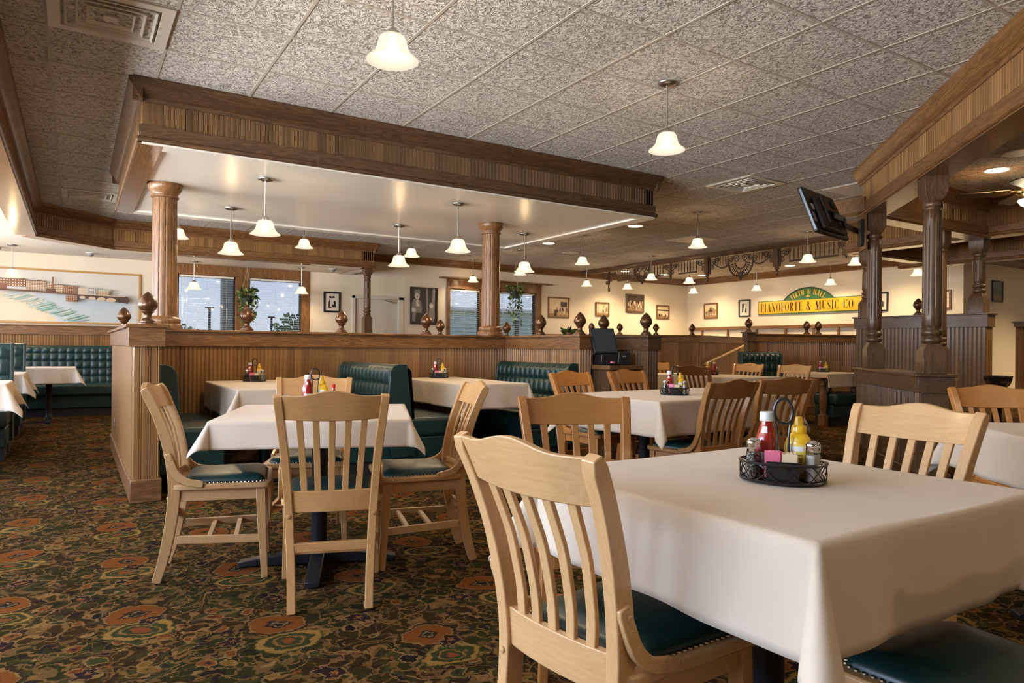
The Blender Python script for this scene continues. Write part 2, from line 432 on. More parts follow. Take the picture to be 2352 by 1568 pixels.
# window frames in the walls behind the camera
def plain_window(idx, w, loc, rotz):
    t = struct(thing('window_%d' % idx, loc=loc, rotz=rotz)); m = MB()
    for a, b, c, d in ((0, .07, .85, 2.3), (w - .07, w, .85, 2.3), (.07, w - .07, .85, .92), (.07, w - .07, 2.23, 2.3), (w / 2 - .03, w / 2 + .03, .92, 2.23)):
        m.box(a, b, .0, .10, c, d)
    m.build('window_frame', M['oak_z'], t)
for i, (a, b) in enumerate(LW): plain_window(3 + i, b - a, (X0, a, 0), pi / 2)
for i, (a, b) in enumerate(RW): plain_window(8 + i, b - a, (b, Y0, 0), pi)

# crown mouldings
CROWN = [(0, -.15), (-.012, -.15), (-.018, -.125), (-.03, -.12), (-.05, -.075), (-.075, -.045), (-.085, -.03), (-.085, 0), (0, 0)]
def crown(name, p0, p1, z=HC, ext=0, s=1., mat='oak_x', parent=None):
    d = V((p1[0] - p0[0], p1[1] - p0[1], 0)); L = d.length
    o = MB().prism([(a * s, b * s) for a, b in CROWN], -ext, L + ext, 'X').build(name, M[mat], parent, angle=50)
    o.location = (p0[0], p0[1], z); o.rotation_euler.z = atan2(d.y, d.x)
    return o
struct(crown('trim_1', (4.5, Y1), (XR, Y1)))
struct(crown('trim_2', (XR, Y1), (XR, YR)))
struct(crown('trim_3', (XR, YR), (X1, YR)))

def beads(m, x0, x1, z0, z1, y=0., sp=.036, d=.0040, flip=1, T=None, mi=0):
    n = max(1, int(round((x1 - x0) / sp))); s = (x1 - x0) / n; pr = []
    for i in range(n):
        a = x0 + i * s
        pr += [(a, d), (a + .10 * s, 0), (a + .66 * s, 0), (a + .74 * s, d), (a + .87 * s, -.001)]
    pr.append((x1, d)); q = len(pr)
    vs = [(x, y + dy * flip, z) for z in (z0, z1) for x, dy in pr]
    m.add(vs, [(i, i + 1, q + i + 1, q + i) for i in range(q - 1)], False, mi, T)
    return m

# soffit fascia: beadboard over a plain board, crown against the ceiling, open underside board
def fascia(parent, p0, p1, zb=ZS, zt=HC, thick=.16, dark=False, under='oak_gloss', board=.125, top=True, uz=0.):
    d = V((p1[0] - p0[0], p1[1] - p0[1], 0)); L = d.length; a = atan2(d.y, d.x); k = dict(loc=(p0[0], p0[1], 0), rotz=a)
    ox = 'walnut_x' if dark else 'oak_x'
    m = beads(MB(), 0, L, zb + board, zt, 0.); m.box(0, L, .006, thick, zb + .01, zt); m.build('beadboard', M['bead_d' if dark else 'bead'], parent, **k)
    m = MB().box(-.012, L + .012, -.020, .01, zb + .035, zb + board)
    m.prism([(-.020, zb + .04), (-.034, zb + .03), (-.038, zb + .012), (-.026, zb), (.02, zb), (.02, zb + .04)], -.03, L + .03, 'X')
    m.build('fascia_board', M[ox], parent, bevel=.003, **k)
    if under: MB().box(0, L, -.02, thick, zb - .012 - uz, zb + .004).build('underside_board', M[under], parent, **k)
    if top: crown('crown_moulding', p0, p1, zt, .06, 1., ox, parent)

# floating canopy over the booths
cp = struct(thing('ceiling_canopy'))
CX0, CX1, CY0, CY1 = .385, 5.20, 5.43, 8.36
for a, b, u in (((CX0, CY0), (CX1, CY0), 'wall_gloss'), ((CX1, CY0), (CX1, CY1), 'wall_gloss'), ((CX1, CY1), (CX0, CY1), 'wall_gloss'), ((CX0, CY1), (CX0, CY0), 'oak_gloss')):
    fascia(cp, a, b, thick=.13, dark=True, under=u, uz=.0015 if a[0] == b[0] else 0)
MB().box(CX0 + .10, CX1 - .10, CY0 + .10, CY1 - .10, ZS + .004, ZS + .03).build('canopy_ceiling', M['wall_gloss'], cp)
# lowered ceiling with fascia along the left side and the back
so = struct(thing('ceiling_soffit'))
for a, b in (((-.45, Y0), (-.45, 10.9)), ((-.45, 10.9), (.48, 11.75)), ((.48, 11.75), (4.5, 11.75)), ((4.5, 11.75), (4.5, Y1))):
    fascia(so, a, b, thick=.20)
m = MB()
for poly in ([(X0, Y0), (-.62, Y0), (-.62, 10.9), (X0, 10.9)], [(X0, 10.9), (-.62, 10.9), (.42, 11.9), (.42, Y1), (X0, Y1)], [(.42, 11.9), (4.35, 11.9), (4.35, Y1), (.42, Y1)]):
    m.prism(poly, ZS, ZS + .05, 'Z')
m.build('lowered_ceiling', M['lowceil'], so)

# back wall wainscot below the mural
wn = struct(thing('trim_4', loc=(0, Y1, 0)))
beads(MB(), X0, 1.40, .10, 1.205, -.016).build('beadboard', M['bead'], wn)
MB().box(X0, 1.40, -.035, 0, 1.20, 1.335).box(X0, 1.40, -.05, 0, 1.335, 1.352).build('rail_board', M['oak_x'], wn, bevel=.003)
# rail with openings on the right-hand wall
rl = struct(thing('trim_5', loc=(XR, 12.95, 0), rotz=-pi / 2))
m = MB().box(0, 4.6, -.05, -.005, 1.56, 1.635)
for x in (.05, .42, 1.25, 2.1, 2.9, 3.6, 4.2): m.box(x, x + .05, -.045, -.005, 1.30, 1.56)
m.box(0, 4.6, -.05, -.005, 1.24, 1.32).build('rail', M['oak_x'], rl, bevel=.002)

# ------------------------------------------------------------------ windows and blinds in the back wall
def big_window(idx, x0, x1, z0, z1, ml, mr, ztop, header=False):
    t = struct(thing('window_%d' % idx, loc=(0, Y1, 0))); m = MB()
    m.box(x0 - .07, x0 + .01, -.03, .14, z0 - .1, z1); m.box(x1 - .01, x1 + .13, -.03, .14, z0 - .1, z1)
    m.box(x0 - .07, x1 + .13, -.032, .14, z1 - .01, ztop); m.box(ml, mr, -.028, .14, z0, z1)
    m.build('casing', M['oak_z'], t, bevel=.004)
    MB().box(x0 - .1, x1 + .16, -.09, .14, z0 - .05, z0).build('sill', M['oak_x'], t, bevel=.006)
    if header:
        hm = MB().box(x0 - .25, x1 + .37, -.13, -.0, ztop, ztop + .028)
        for x in (x0 - .03, x1 + .03): hm.prism([(0, ztop), (-.11, ztop), (-.10, ztop - .03), (-.05, ztop - .07), (-.03, ztop - .16), (0, ztop - .17)], x, x + .05, 'X')
        hm.build('header_shelf', M['oak_x'], t, bevel=.003)
    for a, b in ((x0, ml), (mr, x1)):
        f = MB()
        for p, q, r, s_ in ((a, a + .035, z0, z1), (b - .035, b, z0, z1), (a, b, z0, z0 + .04), (a, b, z1 - .05, z1)): f.box(p, q, .06, .11, r, s_)
        fr = f.build('window_frame', M['iron'], t)
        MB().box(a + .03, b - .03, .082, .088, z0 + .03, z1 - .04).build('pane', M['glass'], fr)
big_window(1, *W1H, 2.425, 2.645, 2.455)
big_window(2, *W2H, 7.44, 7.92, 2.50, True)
M['blind'] = flat('white_blind_slat', (.70, .69, .67), .4)
def blind(x0, x1, z0, z1, label, tilt):
    t = thing('window_blind', label, 'blind', ((x0 + x1) / 2, Y1 + .03, z1), group='slatted window blinds'); w = (x1 - x0) / 2 - .01
    MB().box(-w, w, -.025, .02, -.035, 0).build('headrail', M['blind'], t, bevel=.004)
    m = MB(); z = -.06
    while z > z0 - z1 + .05:
        c, s = cos(tilt) * .021, sin(tilt) * .021
        m.prism([(-c, z - s - .001), (c, z + s - .001), (c, z + s + .001), (-c, z - s + .001)], -w, w, 'X'); z -= .043
    m.build('slats', M['blind'], t)
    MB().box(-w, w, -.018, .018, z0 - z1 + .02, z0 - z1 + .04).build('bottom_rail', M['blind'], t)
    for x in (-w * .72, 0, w * .72): MB().tube([(x, 0, -.03), (x, 0, z0 - z1 + .03)], .0015, 5).build('ladder_cord', M['blind'], t)
    MB().tube([(-w + .06, -.03, -.03), (-w + .06, -.035, -.75)], .004, 6).build('wand', M['blind'], t)
blind(1.50, 2.41, .98, 2.27, 'open slatted blind in the left pane of the window behind the fluted column', .06)
blind(2.66, 3.58, .98, 2.27, 'open slatted blind in the pane left of the small framed couple picture', .06)
blind(6.70, 7.43, .98, 2.29, 'white slatted blind beside the large grey portrait poster', .16)
blind(7.93, 8.87, .98, 2.29, 'white slatted blind behind the trailing basket of the far window', .16)

# ------------------------------------------------------------------ door
dr = struct(thing('door_1', loc=(0, Y1, 0))); m = MB()
m.box(4.56, 4.63, -.02, .14, 0, 2.06); m.box(5.53, 5.64, -.02, .14, 0, 2.06); m.box(4.56, 5.64, -.02, .14, 2.0, 2.075)
m.build('door_frame', M['door'], dr, bevel=.006)
lf = MB().box(4.84, 5.53, .05, .09, .01, 2.0).build('door_leaf', M['door'], dr, bevel=.003)
MB().box(4.63, 4.84, .04, .12, 0, 2.0).build('side_panel', M['wall'], dr)
MB().tube([(4.90, .05, 1.0), (4.90, .0, 1.0)], .012).sphere((4.90, -.01, 1.0), .028).build('door_handle', M['nickel'], lf)
MB().box(5.40, 5.47, .0, .05, 1.93, 1.97).tube([(5.42, .01, 1.95), (5.25, .03, 1.985)], .006).build('door_closer', M['nickel'], lf)

# ------------------------------------------------------------------ outside
struct(plain('ground', -60, 90, Y1 + .3, 140, -.5, -.4, flat('outside_lawn', (.16, .20, .08), .9)))
M['leafy'] = flat('tree_leaves', (.15, .20, .085), .9); M['bark'] = flat('grey_bark', (.12, .10, .085), .9)
def tree(x, y, h, w, label, n=420):
    t = thing('tree', label, 'tree', (x, y, -.4), group='trees beyond the car park')
    MB().tube([(0, 0, 0), (.05, 0, h * .5), (0, .1, h * .9)], [.18, .12, .03], 7).tube([(0, 0, h * .4), (w * .3, 0, h * .75)], .06, 6).tube([(0, 0, h * .4), (-w * .3, .2, h * .7)], .06, 6).build('trunk', M['bark'], t)
    m = MB(); rn = random.Random(int(x * 10))
    for i in range(n):
        a, b = rn.uniform(0, 2 * pi), rn.uniform(-1, 1); q = rn.random() ** .4
        p = V((w * .5 * q * cos(a) * sqrt(1 - b * b), w * .5 * q * sin(a) * sqrt(1 - b * b), h * .62 + h * .38 * q * b))
        u = V((rn.uniform(-1, 1), rn.uniform(-1, 1), rn.uniform(-1, 1))).normalized() * w * .05; v = u.orthogonal() * 1.2
        m.add([p - u, p - v * .6, p + u, p + v * .6], [(0, 1, 2, 3)])
    m.build('crown', M['leafy'], t)
for x, y, h, w, l in ((6.2, 52, 2.9, 2.6, 'pale bushy tree seen low at the left of the left window pane'), (8.8, 60, 2.7, 3.6, 'rounded tree just right of the lamp post through the left pane'),
                      (13.9, 50, 4.0, 4.4, 'largest tree, low in the right window pane'), (12.6, 64, 2.9, 2.6, 'small tree left of the largest tree outside'),
                      (16.5, 78, 3.0, 4.5, 'distant tree hidden behind the hanging plant')):
    tree(x, y, h, w, l)
def lamp_post(x, y, h, label):
    t = thing('parking_lamp', label, 'lamp post', (x, y, -.4), group='parking lot lamp posts')
    MB().tube([(0, 0, 0), (0, 0, h)], .08, 8).build('pole', M['iron'], t)
    MB().box(-.26, .26, -.1, .1, h, h + .10).build('lamp_head', M['iron'], t)
for x, y, h, l in ((7.35, 48, 3.8, 'tall twin-head lamp post through the left window pane'), (12.85, 55, 3.6, 'lamp post seen beside the hanging plant through the right pane'), (12.3, 45, 3.4, 'lamp post in front of the largest tree outside')):
    lamp_post(x, y, h, l)
b = thing('building_pillar', 'pale grey outdoor pillar beyond the left window pane', 'pillar', (2.62, 14.6, 0))
beads(MB().box(-.14, .14, 0, .3, -.4, 3.2), -.14, .14, -.4, 3.2, -.002, .09, .006).build('shaft', flat('grey_siding', (.42, .42, .38), .7), b)
b = thing('neighbouring_building', 'pale green sided building outside the far window', 'building', (0, 24, 0))
m = MB(); z = -.4
while z < 2.45: m.prism([(0, z), (-.03, z), (-.004, z + .16), (0, z + .16)], 9.5, 18, 'X'); z += .16
m.box(9.5, 18, 0, 4, -.4, 2.6).build('siding', flat('pale_green_siding', (.52, .60, .52), .7), b)
MB().box(9.3, 18.2, -.2, 4.2, 2.5, 2.62).build('eave', M['white'], b)
MB().box(15.3, 15.45, -.10, .0, -.4, 2.2).build('downpipe', M['iron'], b)
# ================================================================== HALF WALLS, POSTS, COLUMNS, FINIALS
CAPZ = 1.195
def half_wall(label, p0, p1, h=CAPZ, thick=.15, dark=False, ends=(0, 0), board=.125, base=True, cat='half wall', panel=False, sp=.034, group=None):
    """front face looks to the right-hand side of p0->p1 (local -Y)"""
    d = V((p1[0] - p0[0], p1[1] - p0[1], 0)); L = d.length
    t = thing('half_wall', label, cat, (p0[0], p0[1], 0), atan2(d.y, d.x), group)
    oz = M['walnut_x' if dark else 'oak_x']; zb = h - .022 - board
    m = MB()
    if panel: m.box(0, L, 0, thick, 0, zb + .03).build('panel', M['panel'], t)
    else:
        beads(m, 0, L, .0, zb + .02, 0, sp); beads(m, 0, L, 0, zb + .02, thick, sp, flip=-1)
        m.box(.001, L - .001, .006, thick - .006, 0, zb + .03)
        e = M4.Translation((0, thick, 0)) @ M4.Rotation(-pi / 2, 4, 'Z'); beads(m, 0, thick, 0, zb + .02, -.001, sp, T=e)
        e = M4.Translation((L, 0, 0)) @ M4.Rotation(pi / 2, 4, 'Z'); beads(m, 0, thick, 0, zb + .02, -.001, sp, T=e)
        m.build('beadboard', M['bead_d' if dark else 'bead'], t)
    a, b = -.02, L + .02
    MB().box(a, b, -.02, thick + .02, zb, h - .02).build('cap_board', oz, t, bevel=.003)
    MB().box(a - .022, b + .022, -.042, thick + .042, h - .022, h).build('cap_shelf', oz, t, bevel=.004)
    if base: MB().box(-.014, L + .014, -.014, thick + .014, 0, .13).build('baseboard', oz, t, bevel=.004)
    return t
# the booth enclosure under the canopy
sw = half_wall('tall side of the booth enclosure, plain oak panel facing the aisle', (.335, 8.30), (.335, 5.40), thick=.15, panel=True)
ep = thing('end_post', 'stout oak end post with block cap at the aisle corner of the booths', 'post', (.335, 5.25, 0))
beads(MB().box(.002, .158, .006, .158, 0, 1.06), 0, .16, .0, 1.06, 0, .05, .006).build('post_shaft', M['bead'], ep)
MB().box(-.03, .19, -.03, .17, 1.045, 1.175).build('cap_block', M['oak_x'], ep, bevel=.003)
MB().box(-.05, .21, -.05, .17, 1.173, CAPZ).build('cap_shelf', M['oak_x'], ep, bevel=.004)
MB().box(-.016, .176, -.016, .16, 0, .155).build('plinth', M['oak_x'], ep, bevel=.006)
ol = thing('wall_outlet', 'small metal outlet plate low on the aisle side panel', 'outlet', (.334, 7.55, .30), -pi / 2)
MB().box(-.036, .036, -.006, 0, -.058, .058).build('cover_plate', M['nickel'], ol, bevel=.002)
MB().box(-.016, .016, -.008, -.004, .012, .036).box(-.016, .016, -.008, -.004, -.036, -.012).build('socket', M['black'], ol)

fw_ = half_wall('long reddish oak half wall behind the two booth tables, columns standing on it', (.485, 6.68), (4.15, 6.68), thick=.17)
half_wall('back half wall of the booth enclosure beyond the fluted columns', (.485, 8.05), (5.3, 8.05), thick=.15)
half_wall('short half wall joined to the long one, behind the right-hand tufted bench', (4.15, 6.68), (4.15, 5.33), thick=.14, sp=.040)
half_wall('dark-ended half wall right of the register cabinet', (4.72, 6.9), (4.72, 4.99), thick=.14, dark=True, sp=.040)

# far half walls around the raised level
HF = 1.335
half_wall('far half wall facing the room, three finials on its cap', (7.6, 10.9), (10.1, 9.28), HF, .14, board=.115)
half_wall('far half wall carrying the sloping handrail', (10.12, 9.28), (12.7, 10.1), HF, .14, board=.115)
half_wall('far half wall under the yellow sign, behind the small tufted bench', (9.42, 7.52), (11.7, 6.62), HF, .14, board=.115)
p = thing('newel_post', 'square capped post at the near end of the wall under the yellow sign', 'post', (9.32, 7.50, 0), R(-20))
MB().box(-.055, .055, -.055, .055, 0, HF - .10).build('post_shaft', M['bead_d'], p, bevel=.004)
MB().box(-.075, .075, -.075, .075, HF - .13, HF - .0).build('cap_block', M['walnut_x'], p, bevel=.003)
MB().box(-.095, .095, -.095, .095, HF, HF + .022).build('cap_shelf', M['walnut_x'], p, bevel=.003)
tw = half_wall('tallest dark beadboard partition, two turned posts standing on it', (9.35, 5.68), (9.35, 4.02), 1.54, .15, True, board=.15, sp=.05)
half_wall('amber-lit panelled partition beyond the tallest partition', (11.45, 4.55), (11.45, 1.6), 1.51, .14, True, panel=False, board=.06)
half_wall('low dark ledge wall carrying the two large turned posts', (6.80, 4.12), (5.50, 2.82), .89, .20, True, base=True)
hr = thing('handrail', 'slanting pale handrail fixed to the far half wall', 'handrail', (0, 0, 0))
a, b = V((10.22, 9.22, .79)), V((12.2, 9.85, 1.19))
MB().tube([a, b], .024, 10).build('rail', M['maple_x'], hr)
for q in (.06, .80):
    c = a.lerp(b, q); MB().tube([c, c + V((0, 0, -.05)), c + V((-.02, .07, -.06))], .008, 6).build('bracket', M['nickel'], hr)

# ------------------------------------------------------------------ turned posts
def block(m, w, z0, z1, ch0=0, ch1=0):
    """square block whose lower or upper end narrows to an octagon/round neck"""
    rings = []
    if ch0: rings += [(w * .62, z0), (w, z0 + ch0)]
    else: rings.append((w, z0))
    if ch1: rings += [(w, z1 - ch1), (w * .62, z1)]
    else: rings.append((w, z1))
    vs = []
    for q, z in rings: vs += [(-q, -q, z), (q, -q, z), (q, q, z), (-q, q, z)]
    n = len(rings)
    fs = [(i * 4 + k, i * 4 + (k + 1) % 4, i * 4 + 4 + (k + 1) % 4, i * 4 + 4 + k) for i in range(n - 1) for k in range(4)]
    m.add(vs, fs + [(3, 2, 1, 0), tuple((n - 1) * 4 + k for k in range(4))]); return m
def turned_post(label, x, y, z0, z1, w, rotz, bot, top, dark=True):
    """w = half width of the square blocks, bot/top = block heights"""
    t = thing('turned_post', label, 'post', (x, y, z0), rotz); H = z1 - z0; r = w * .86; mz = M['walnut_z' if dark else 'oak_z']
    block(MB(), w, 0, bot, 0, w * .8).build('bottom_block', mz, t, bevel=.003)
    block(MB(), w, H - top, H, w * .8, 0).build('top_block', mz, t, bevel=.003)
    a, b = bot - w * .15, H - top + w * .15; pr = []
    def ring(zc, hh, rr): return [(rr * .80, zc - hh), (rr * .95, zc - hh * .7), (rr, zc - hh * .2), (rr, zc + hh * .2), (rr * .95, zc + hh * .7), (rr * .80, zc + hh)]
    pr += [(r * .72, a), (r * .74, a + .01)]
    pr += ring(a + w * .45, w * .28, r * 1.02) + ring(a + w * 1.15, w * .28, r * 1.04) + [(r * .84, a + w * 1.55), (r * .93, a + w * 1.75)]
    n0 = a + w * 1.8; n1 = b - w * 1.05
    for i in range(13): pr.append((r * (.96 - .05 * i / 12), n0 + (n1 - n0) * i / 12))
    pr += [(r * .80, n1 + w * .06)] + ring(b - w * .45, w * .32, r * 1.0) + [(r * .72, b)]
    fl = lambda an, z: 1 - (.075 * max(0, cos(10 * an)) ** 6 if n0 + .04 < z < n1 - .04 else 0)
    MB().lathe(pr, 80, mod=fl).build('turned_shaft', mz, t, angle=60)
    return t
turned_post('largest fluted turned post, nearest, at the front end of the low ledge', 5.62, 2.80, .89, 2.412, .083, R(45), .235, .19)
turned_post('turned post beside the television at the far end of the low ledge', 6.71, 3.89, .89, 2.412, .083, R(45), .26, .19)
turned_post('turned post partly hidden behind the largest fluted post', 8.40, 4.09, 0, 2.43, .075, 0, 1.13, .19)
turned_post('short turned post at the window end of the tallest partition', 9.42, 5.56, 1.54, ZS, .085, 0, .25, .20)
turned_post('short turned post at the right end of the tallest partition', 9.42, 4.14, 1.54, ZS, .085, 0, .25, .18)
turned_post('turned post at the picture edge on the amber-lit partition', 11.52, 4.10, 1.51, 2.42, .085, 0, .26, .14)
turned_post('slim turned post under the soffit corner in front of the cream door', 4.42, 11.84, 0, ZS, .075, 0, 1.62, .14)

# ------------------------------------------------------------------ fluted columns
def column(label, x, y, z0):
    t = thing('fluted_column', label, 'column', (x, y, z0)); H = ZS + .002 - z0
    MB().lathe([(.145, 0), (.145, .035), (.138, .045), (.128, .050), (.134, .065), (.134, .085), (.120, .10), (.108, .105), (.104, .115)], 40).build('base', M['oak_z'], t, angle=50)
    pr = [(.104 - .006 * i / 10, .112 + (H - .235) * i / 10) for i in range(11)]
    MB().lathe(pr, 96, mod=lambda a, z: 1 - .05 * max(0, cos(12 * a)) ** 8, cap=False).build('fluted_shaft', M['oak_z'], t, angle=60)
    MB().lathe([(.098, H - .125), (.112, H - .12), (.112, H - .105), (.102, H - .10), (.104, H - .085), (.125, H - .06), (.138, H - .035), (.138, H - .012), (.143, H - .010), (.143, H)], 40).build('capital', M['oak_z'], t, angle=50)
column('left round fluted oak column holding up the canopy', .665, 6.765, CAPZ)
column('right round fluted oak column in front of the far window', 3.985, 6.765, CAPZ)

# ------------------------------------------------------------------ finials
FP = [(.056, 0), (.058, .006), (.056, .014), (.046, .018), (.047, .026), (.040, .032), (.026, .046), (.0225, .062), (.026, .076), (.037, .084), (.041, .090), (.038, .095), (.045, .100), (.056, .114), (.0615, .130), (.060, .147), (.052, .170), (.038, .192), (.020, .212), (.008, .222), (.0001, .227)]
fin = thing('acorn_finial', None, 'finial', group='acorn finials on the half walls')
MB().lathe(FP[:7], 24).build('base', M['finial'], fin, angle=60); MB().lathe(FP[6:], 28).build('acorn', M['finial'], fin, angle=60)
FIN = [((.425, 5.335, CAPZ), 'large-looking acorn finial on the end post by the left column'),
 ((.41, 7.72, CAPZ), 'acorn finial on the aisle wall in front of the river mural'),
 ((1.36, 6.765, CAPZ), 'acorn finial in front of the left hanging plant'),
 ((2.26, 6.765, CAPZ), 'acorn finial below the small black-framed couple picture'),
 ((3.19, 6.765, CAPZ), 'acorn finial overlapping the large grey portrait poster'),
 ((4.22, 6.10, CAPZ), 'acorn finial right of the far window, left of the leafy sprig'),
 ((4.22, 5.42, CAPZ), 'acorn finial on the end of the short half wall beside the register'),
 ((4.79, 5.74, CAPZ), 'acorn finial just behind the register screen'),
 ((4.79, 5.09, CAPZ), 'acorn finial on the dark end of the register half wall'),
 ((4.03, 8.125, CAPZ), 'dim acorn finial just left of the right fluted column'),
 ((5.05, 8.125, CAPZ), 'dim acorn finial just right of the right fluted column'),
 ((8.42, 10.45, HF), 'small far acorn finial peeping out behind the register finial'),
 ((8.88, 10.16, HF), 'small far acorn finial below the dark framed group photograph'),
 ((9.46, 9.78, HF), 'small far acorn finial right of the dark-ended register wall'),
 ((10.06, 9.42, HF), 'far acorn finial on the corner where the handrail wall begins'),
 ((9.32, 7.50, HF + .022), 'acorn finial on the square capped post left of the yellow sign'),
 ((10.42, 7.20, HF), 'smaller acorn finial below the word MUSIC on the yellow sign'),
 ((10.62, 7.12, HF), 'acorn finial below the right part of the yellow sign'),
 ((9.43, 4.87, 1.54), 'acorn finial on the tallest partition between the turned posts')]
for i, (p, l) in enumerate(FIN):
    q = fin if i == 0 else copy_tree(fin)
    q.location = p; q['label'] = l

# ------------------------------------------------------------------ beams over the right-hand alcove
bm_ = struct(thing('ceiling_beams'))
fascia(bm_, (6.74, 4.04), (3.4, .70), 2.42, thick=.20, dark=False)
fascia(bm_, (7.05, 4.0), (9.3, 4.0), 2.44, thick=.18)
fascia(bm_, (9.30, 5.80), (9.30, -2.0), 2.46, thick=.18, dark=False)
fascia(bm_, (9.40, 5.72), (11.5, 5.72), 2.46, thick=.16)
fascia(bm_, (11.45, 6.2), (11.45, -2.0), 2.42, thick=.16)
hb = MB().box(6.62, 6.78, 3.95, 4.36, 2.45, 2.60).build('header_rail', M['oak_x'], bm_, bevel=.004)
# hook under the inner beam
hk = thing('ceiling_hook', 'small dark hook hanging under the beam right of the television', 'hook', (6.78, 4.0, 2.43))
MB().tube([(0, 0, 0), (0, 0, -.06)] + [(.018 * sin(a), 0, -.08 + .018 * cos(a)) for a in [i * pi / 6 for i in range(0, 10)]], .004, 6).build('hook', M['iron'], hk)

# ------------------------------------------------------------------ fretwork valance
fv = thing('fretwork_valance', 'long dark fretwork valance with fans and drop posts hanging from the ceiling', 'valance', (10.2, Y1, 0), -pi / 2)
# local x runs from the back wall towards the room
YX = lambda y: Y1 - y
MB().box(0, YX(6.2), -.045, .045, 2.80, HC).prism([(-.045, 2.80), (-.085, 2.86), (-.085, HC), (-.045, HC)], 0, YX(6.2), 'X').build('header', M['walnut_x'], fv, bevel=.003)
def spindles(y0, y1):
    a, b = YX(y0), YX(y1); m = MB(); n = int((b - a) / .075)
    m.box(a, b, -.016, .016, 2.555, 2.585)
    for i in range(n + 1):
        x = a + (b - a) * i / n
        m.lathe([(.006, 2.585), (.009, 2.62), (.012, 2.68), (.006, 2.70), (.011, 2.72), (.007, 2.80)], 6, (x, 0, 0), cap=False)
    m.build('spindle_rail', M['fret'], fv)
for a, b in ((11.75, 11.22), (10.76, 10.36), (9.92, 9.45), (7.38, 6.5)): spindles(a, b)
def spiral(c, r, turns, a0, s=1):
    return [(c[0] + s * r * (1 - .82 * i / 28) * cos(a0 + turns * 2 * pi * i / 28), 0, c[1] + r * (1 - .82 * i / 28) * sin(a0 + turns * 2 * pi * i / 28)) for i in range(29)]
def scroll_bracket(x, s, w=.30, h=.30, drop=False):
    m = MB(); z1 = 2.80
    m.tube([(x, 0, z1 - h)] + [(x + s * w * sin(q * pi / 16), 0, z1 - h + h * (1 - cos(q * pi / 16))) for q in range(9)], .012, 6)
    for cx, cz, r, a in ((.30, .30, .070, 0), (.62, .22, .055, 1.), (.24, .62, .050, 2.), (.80, .16, .035, .5)):
        m.tube(spiral((x + s * w * cx, z1 - h * cz - .02), r, 1.5, a, s), .0085, 6)
    m.box(min(x, x + s * .02), max(x, x + s * .02), -.014, .014, z1 - h, z1)
    if drop: m.lathe([(.012, z1 - h - .10), (.022, z1 - h - .07), (.03, z1 - h - .04), (.02, z1 - h)], 8, (x, 0, 0))
    m.build('scroll_bracket', M['fret'], fv)
scroll_bracket(YX(12.05), -1, .30, .36, True); scroll_bracket(YX(12.05), 1, .26, .28)
scroll_bracket(YX(10.14), -1, .20, .26, True); scroll_bracket(YX(10.14), 1, .20, .26)
scroll_bracket(YX(9.22), -1, .24, .27); scroll_bracket(YX(9.13), 1, .28, .25); scroll_bracket(YX(7.68), -1, .28, .25); scroll_bracket(YX(7.58), 1, .24, .27); scroll_bracket(YX(6.36), -1, .16, .28)
def fan(yc, r, span, zc):
    m = MB(); x = YX(yc)
    m.tube([(x + r * cos(pi + i * pi / 24), 0, zc + r * sin(pi + i * pi / 24)) for i in range(25)], .016, 6)
    m.tube([(x + r * .45 * cos(pi + i * pi / 16), 0, zc + r * .45 * sin(pi + i * pi / 16)) for i in range(17)], .012, 6)
    for i in range(1, 16):
        a = pi + i * pi / 16; m.tube([(x + r * .45 * cos(a), 0, zc + r * .45 * sin(a)), (x + r * cos(a), 0, zc + r * sin(a))], .007, 5)
        m.sphere((x + r * .72 * cos(a), 0, zc + r * .72 * sin(a)), .016, 6, 4)
    for s in (-1, 1):
        m.tube([(x + s * (r + (span - r) * q / 10), 0, zc - .02 - .13 * sin(q / 10 * pi * .9) * (1 - q / 14) + q * .008) for q in range(11)], .013, 6)
        for cx, cz, rr, a in ((.35, .06, .075, 0), (.80, .06, .055, 1.5), (1.12 , .02, .06, .4)): m.tube(spiral((x + s * r * cx, zc + cz), rr, 1.6, a, s), .009, 6)
        for q in range(6):
            xx = x + s * (r * 1.05 + (span - r) * q / 6.5); m.tube([(xx, 0, 2.80), (xx, 0, zc - .01)], .006, 5)
    m.lathe([(.002, zc - r - .07), (.02, zc - r - .04), (.03, zc - r - .02), (.015, zc - r + .02)], 8, (x, 0, 0))
    for q in range(-2, 3): m.tube([(x, 0, zc - r), (x + q * .035, 0, zc - r + .10 - abs(q) * .012)], .009, 5)
    m.build('fan_panel', M['fret'], fv)
fan(10.98, .20, .24, 2.70); fan(8.40, .27, .66, 2.66)
for yc in (9.18, 7.63):
    m = MB().box(YX(yc) - .045, YX(yc) + .045, -.045, .045, 2.50, 2.85); x = YX(yc)
    m.lathe([(.002, 2.33), (.012, 2.345), (.034, 2.385), (.036, 2.41), (.022, 2.43), (.020, 2.445), (.04, 2.455), (.04, 2.47), (.028, 2.50)], 12, (x, 0, 0)).build('drop_post', M['walnut_z'], fv, bevel=.003)
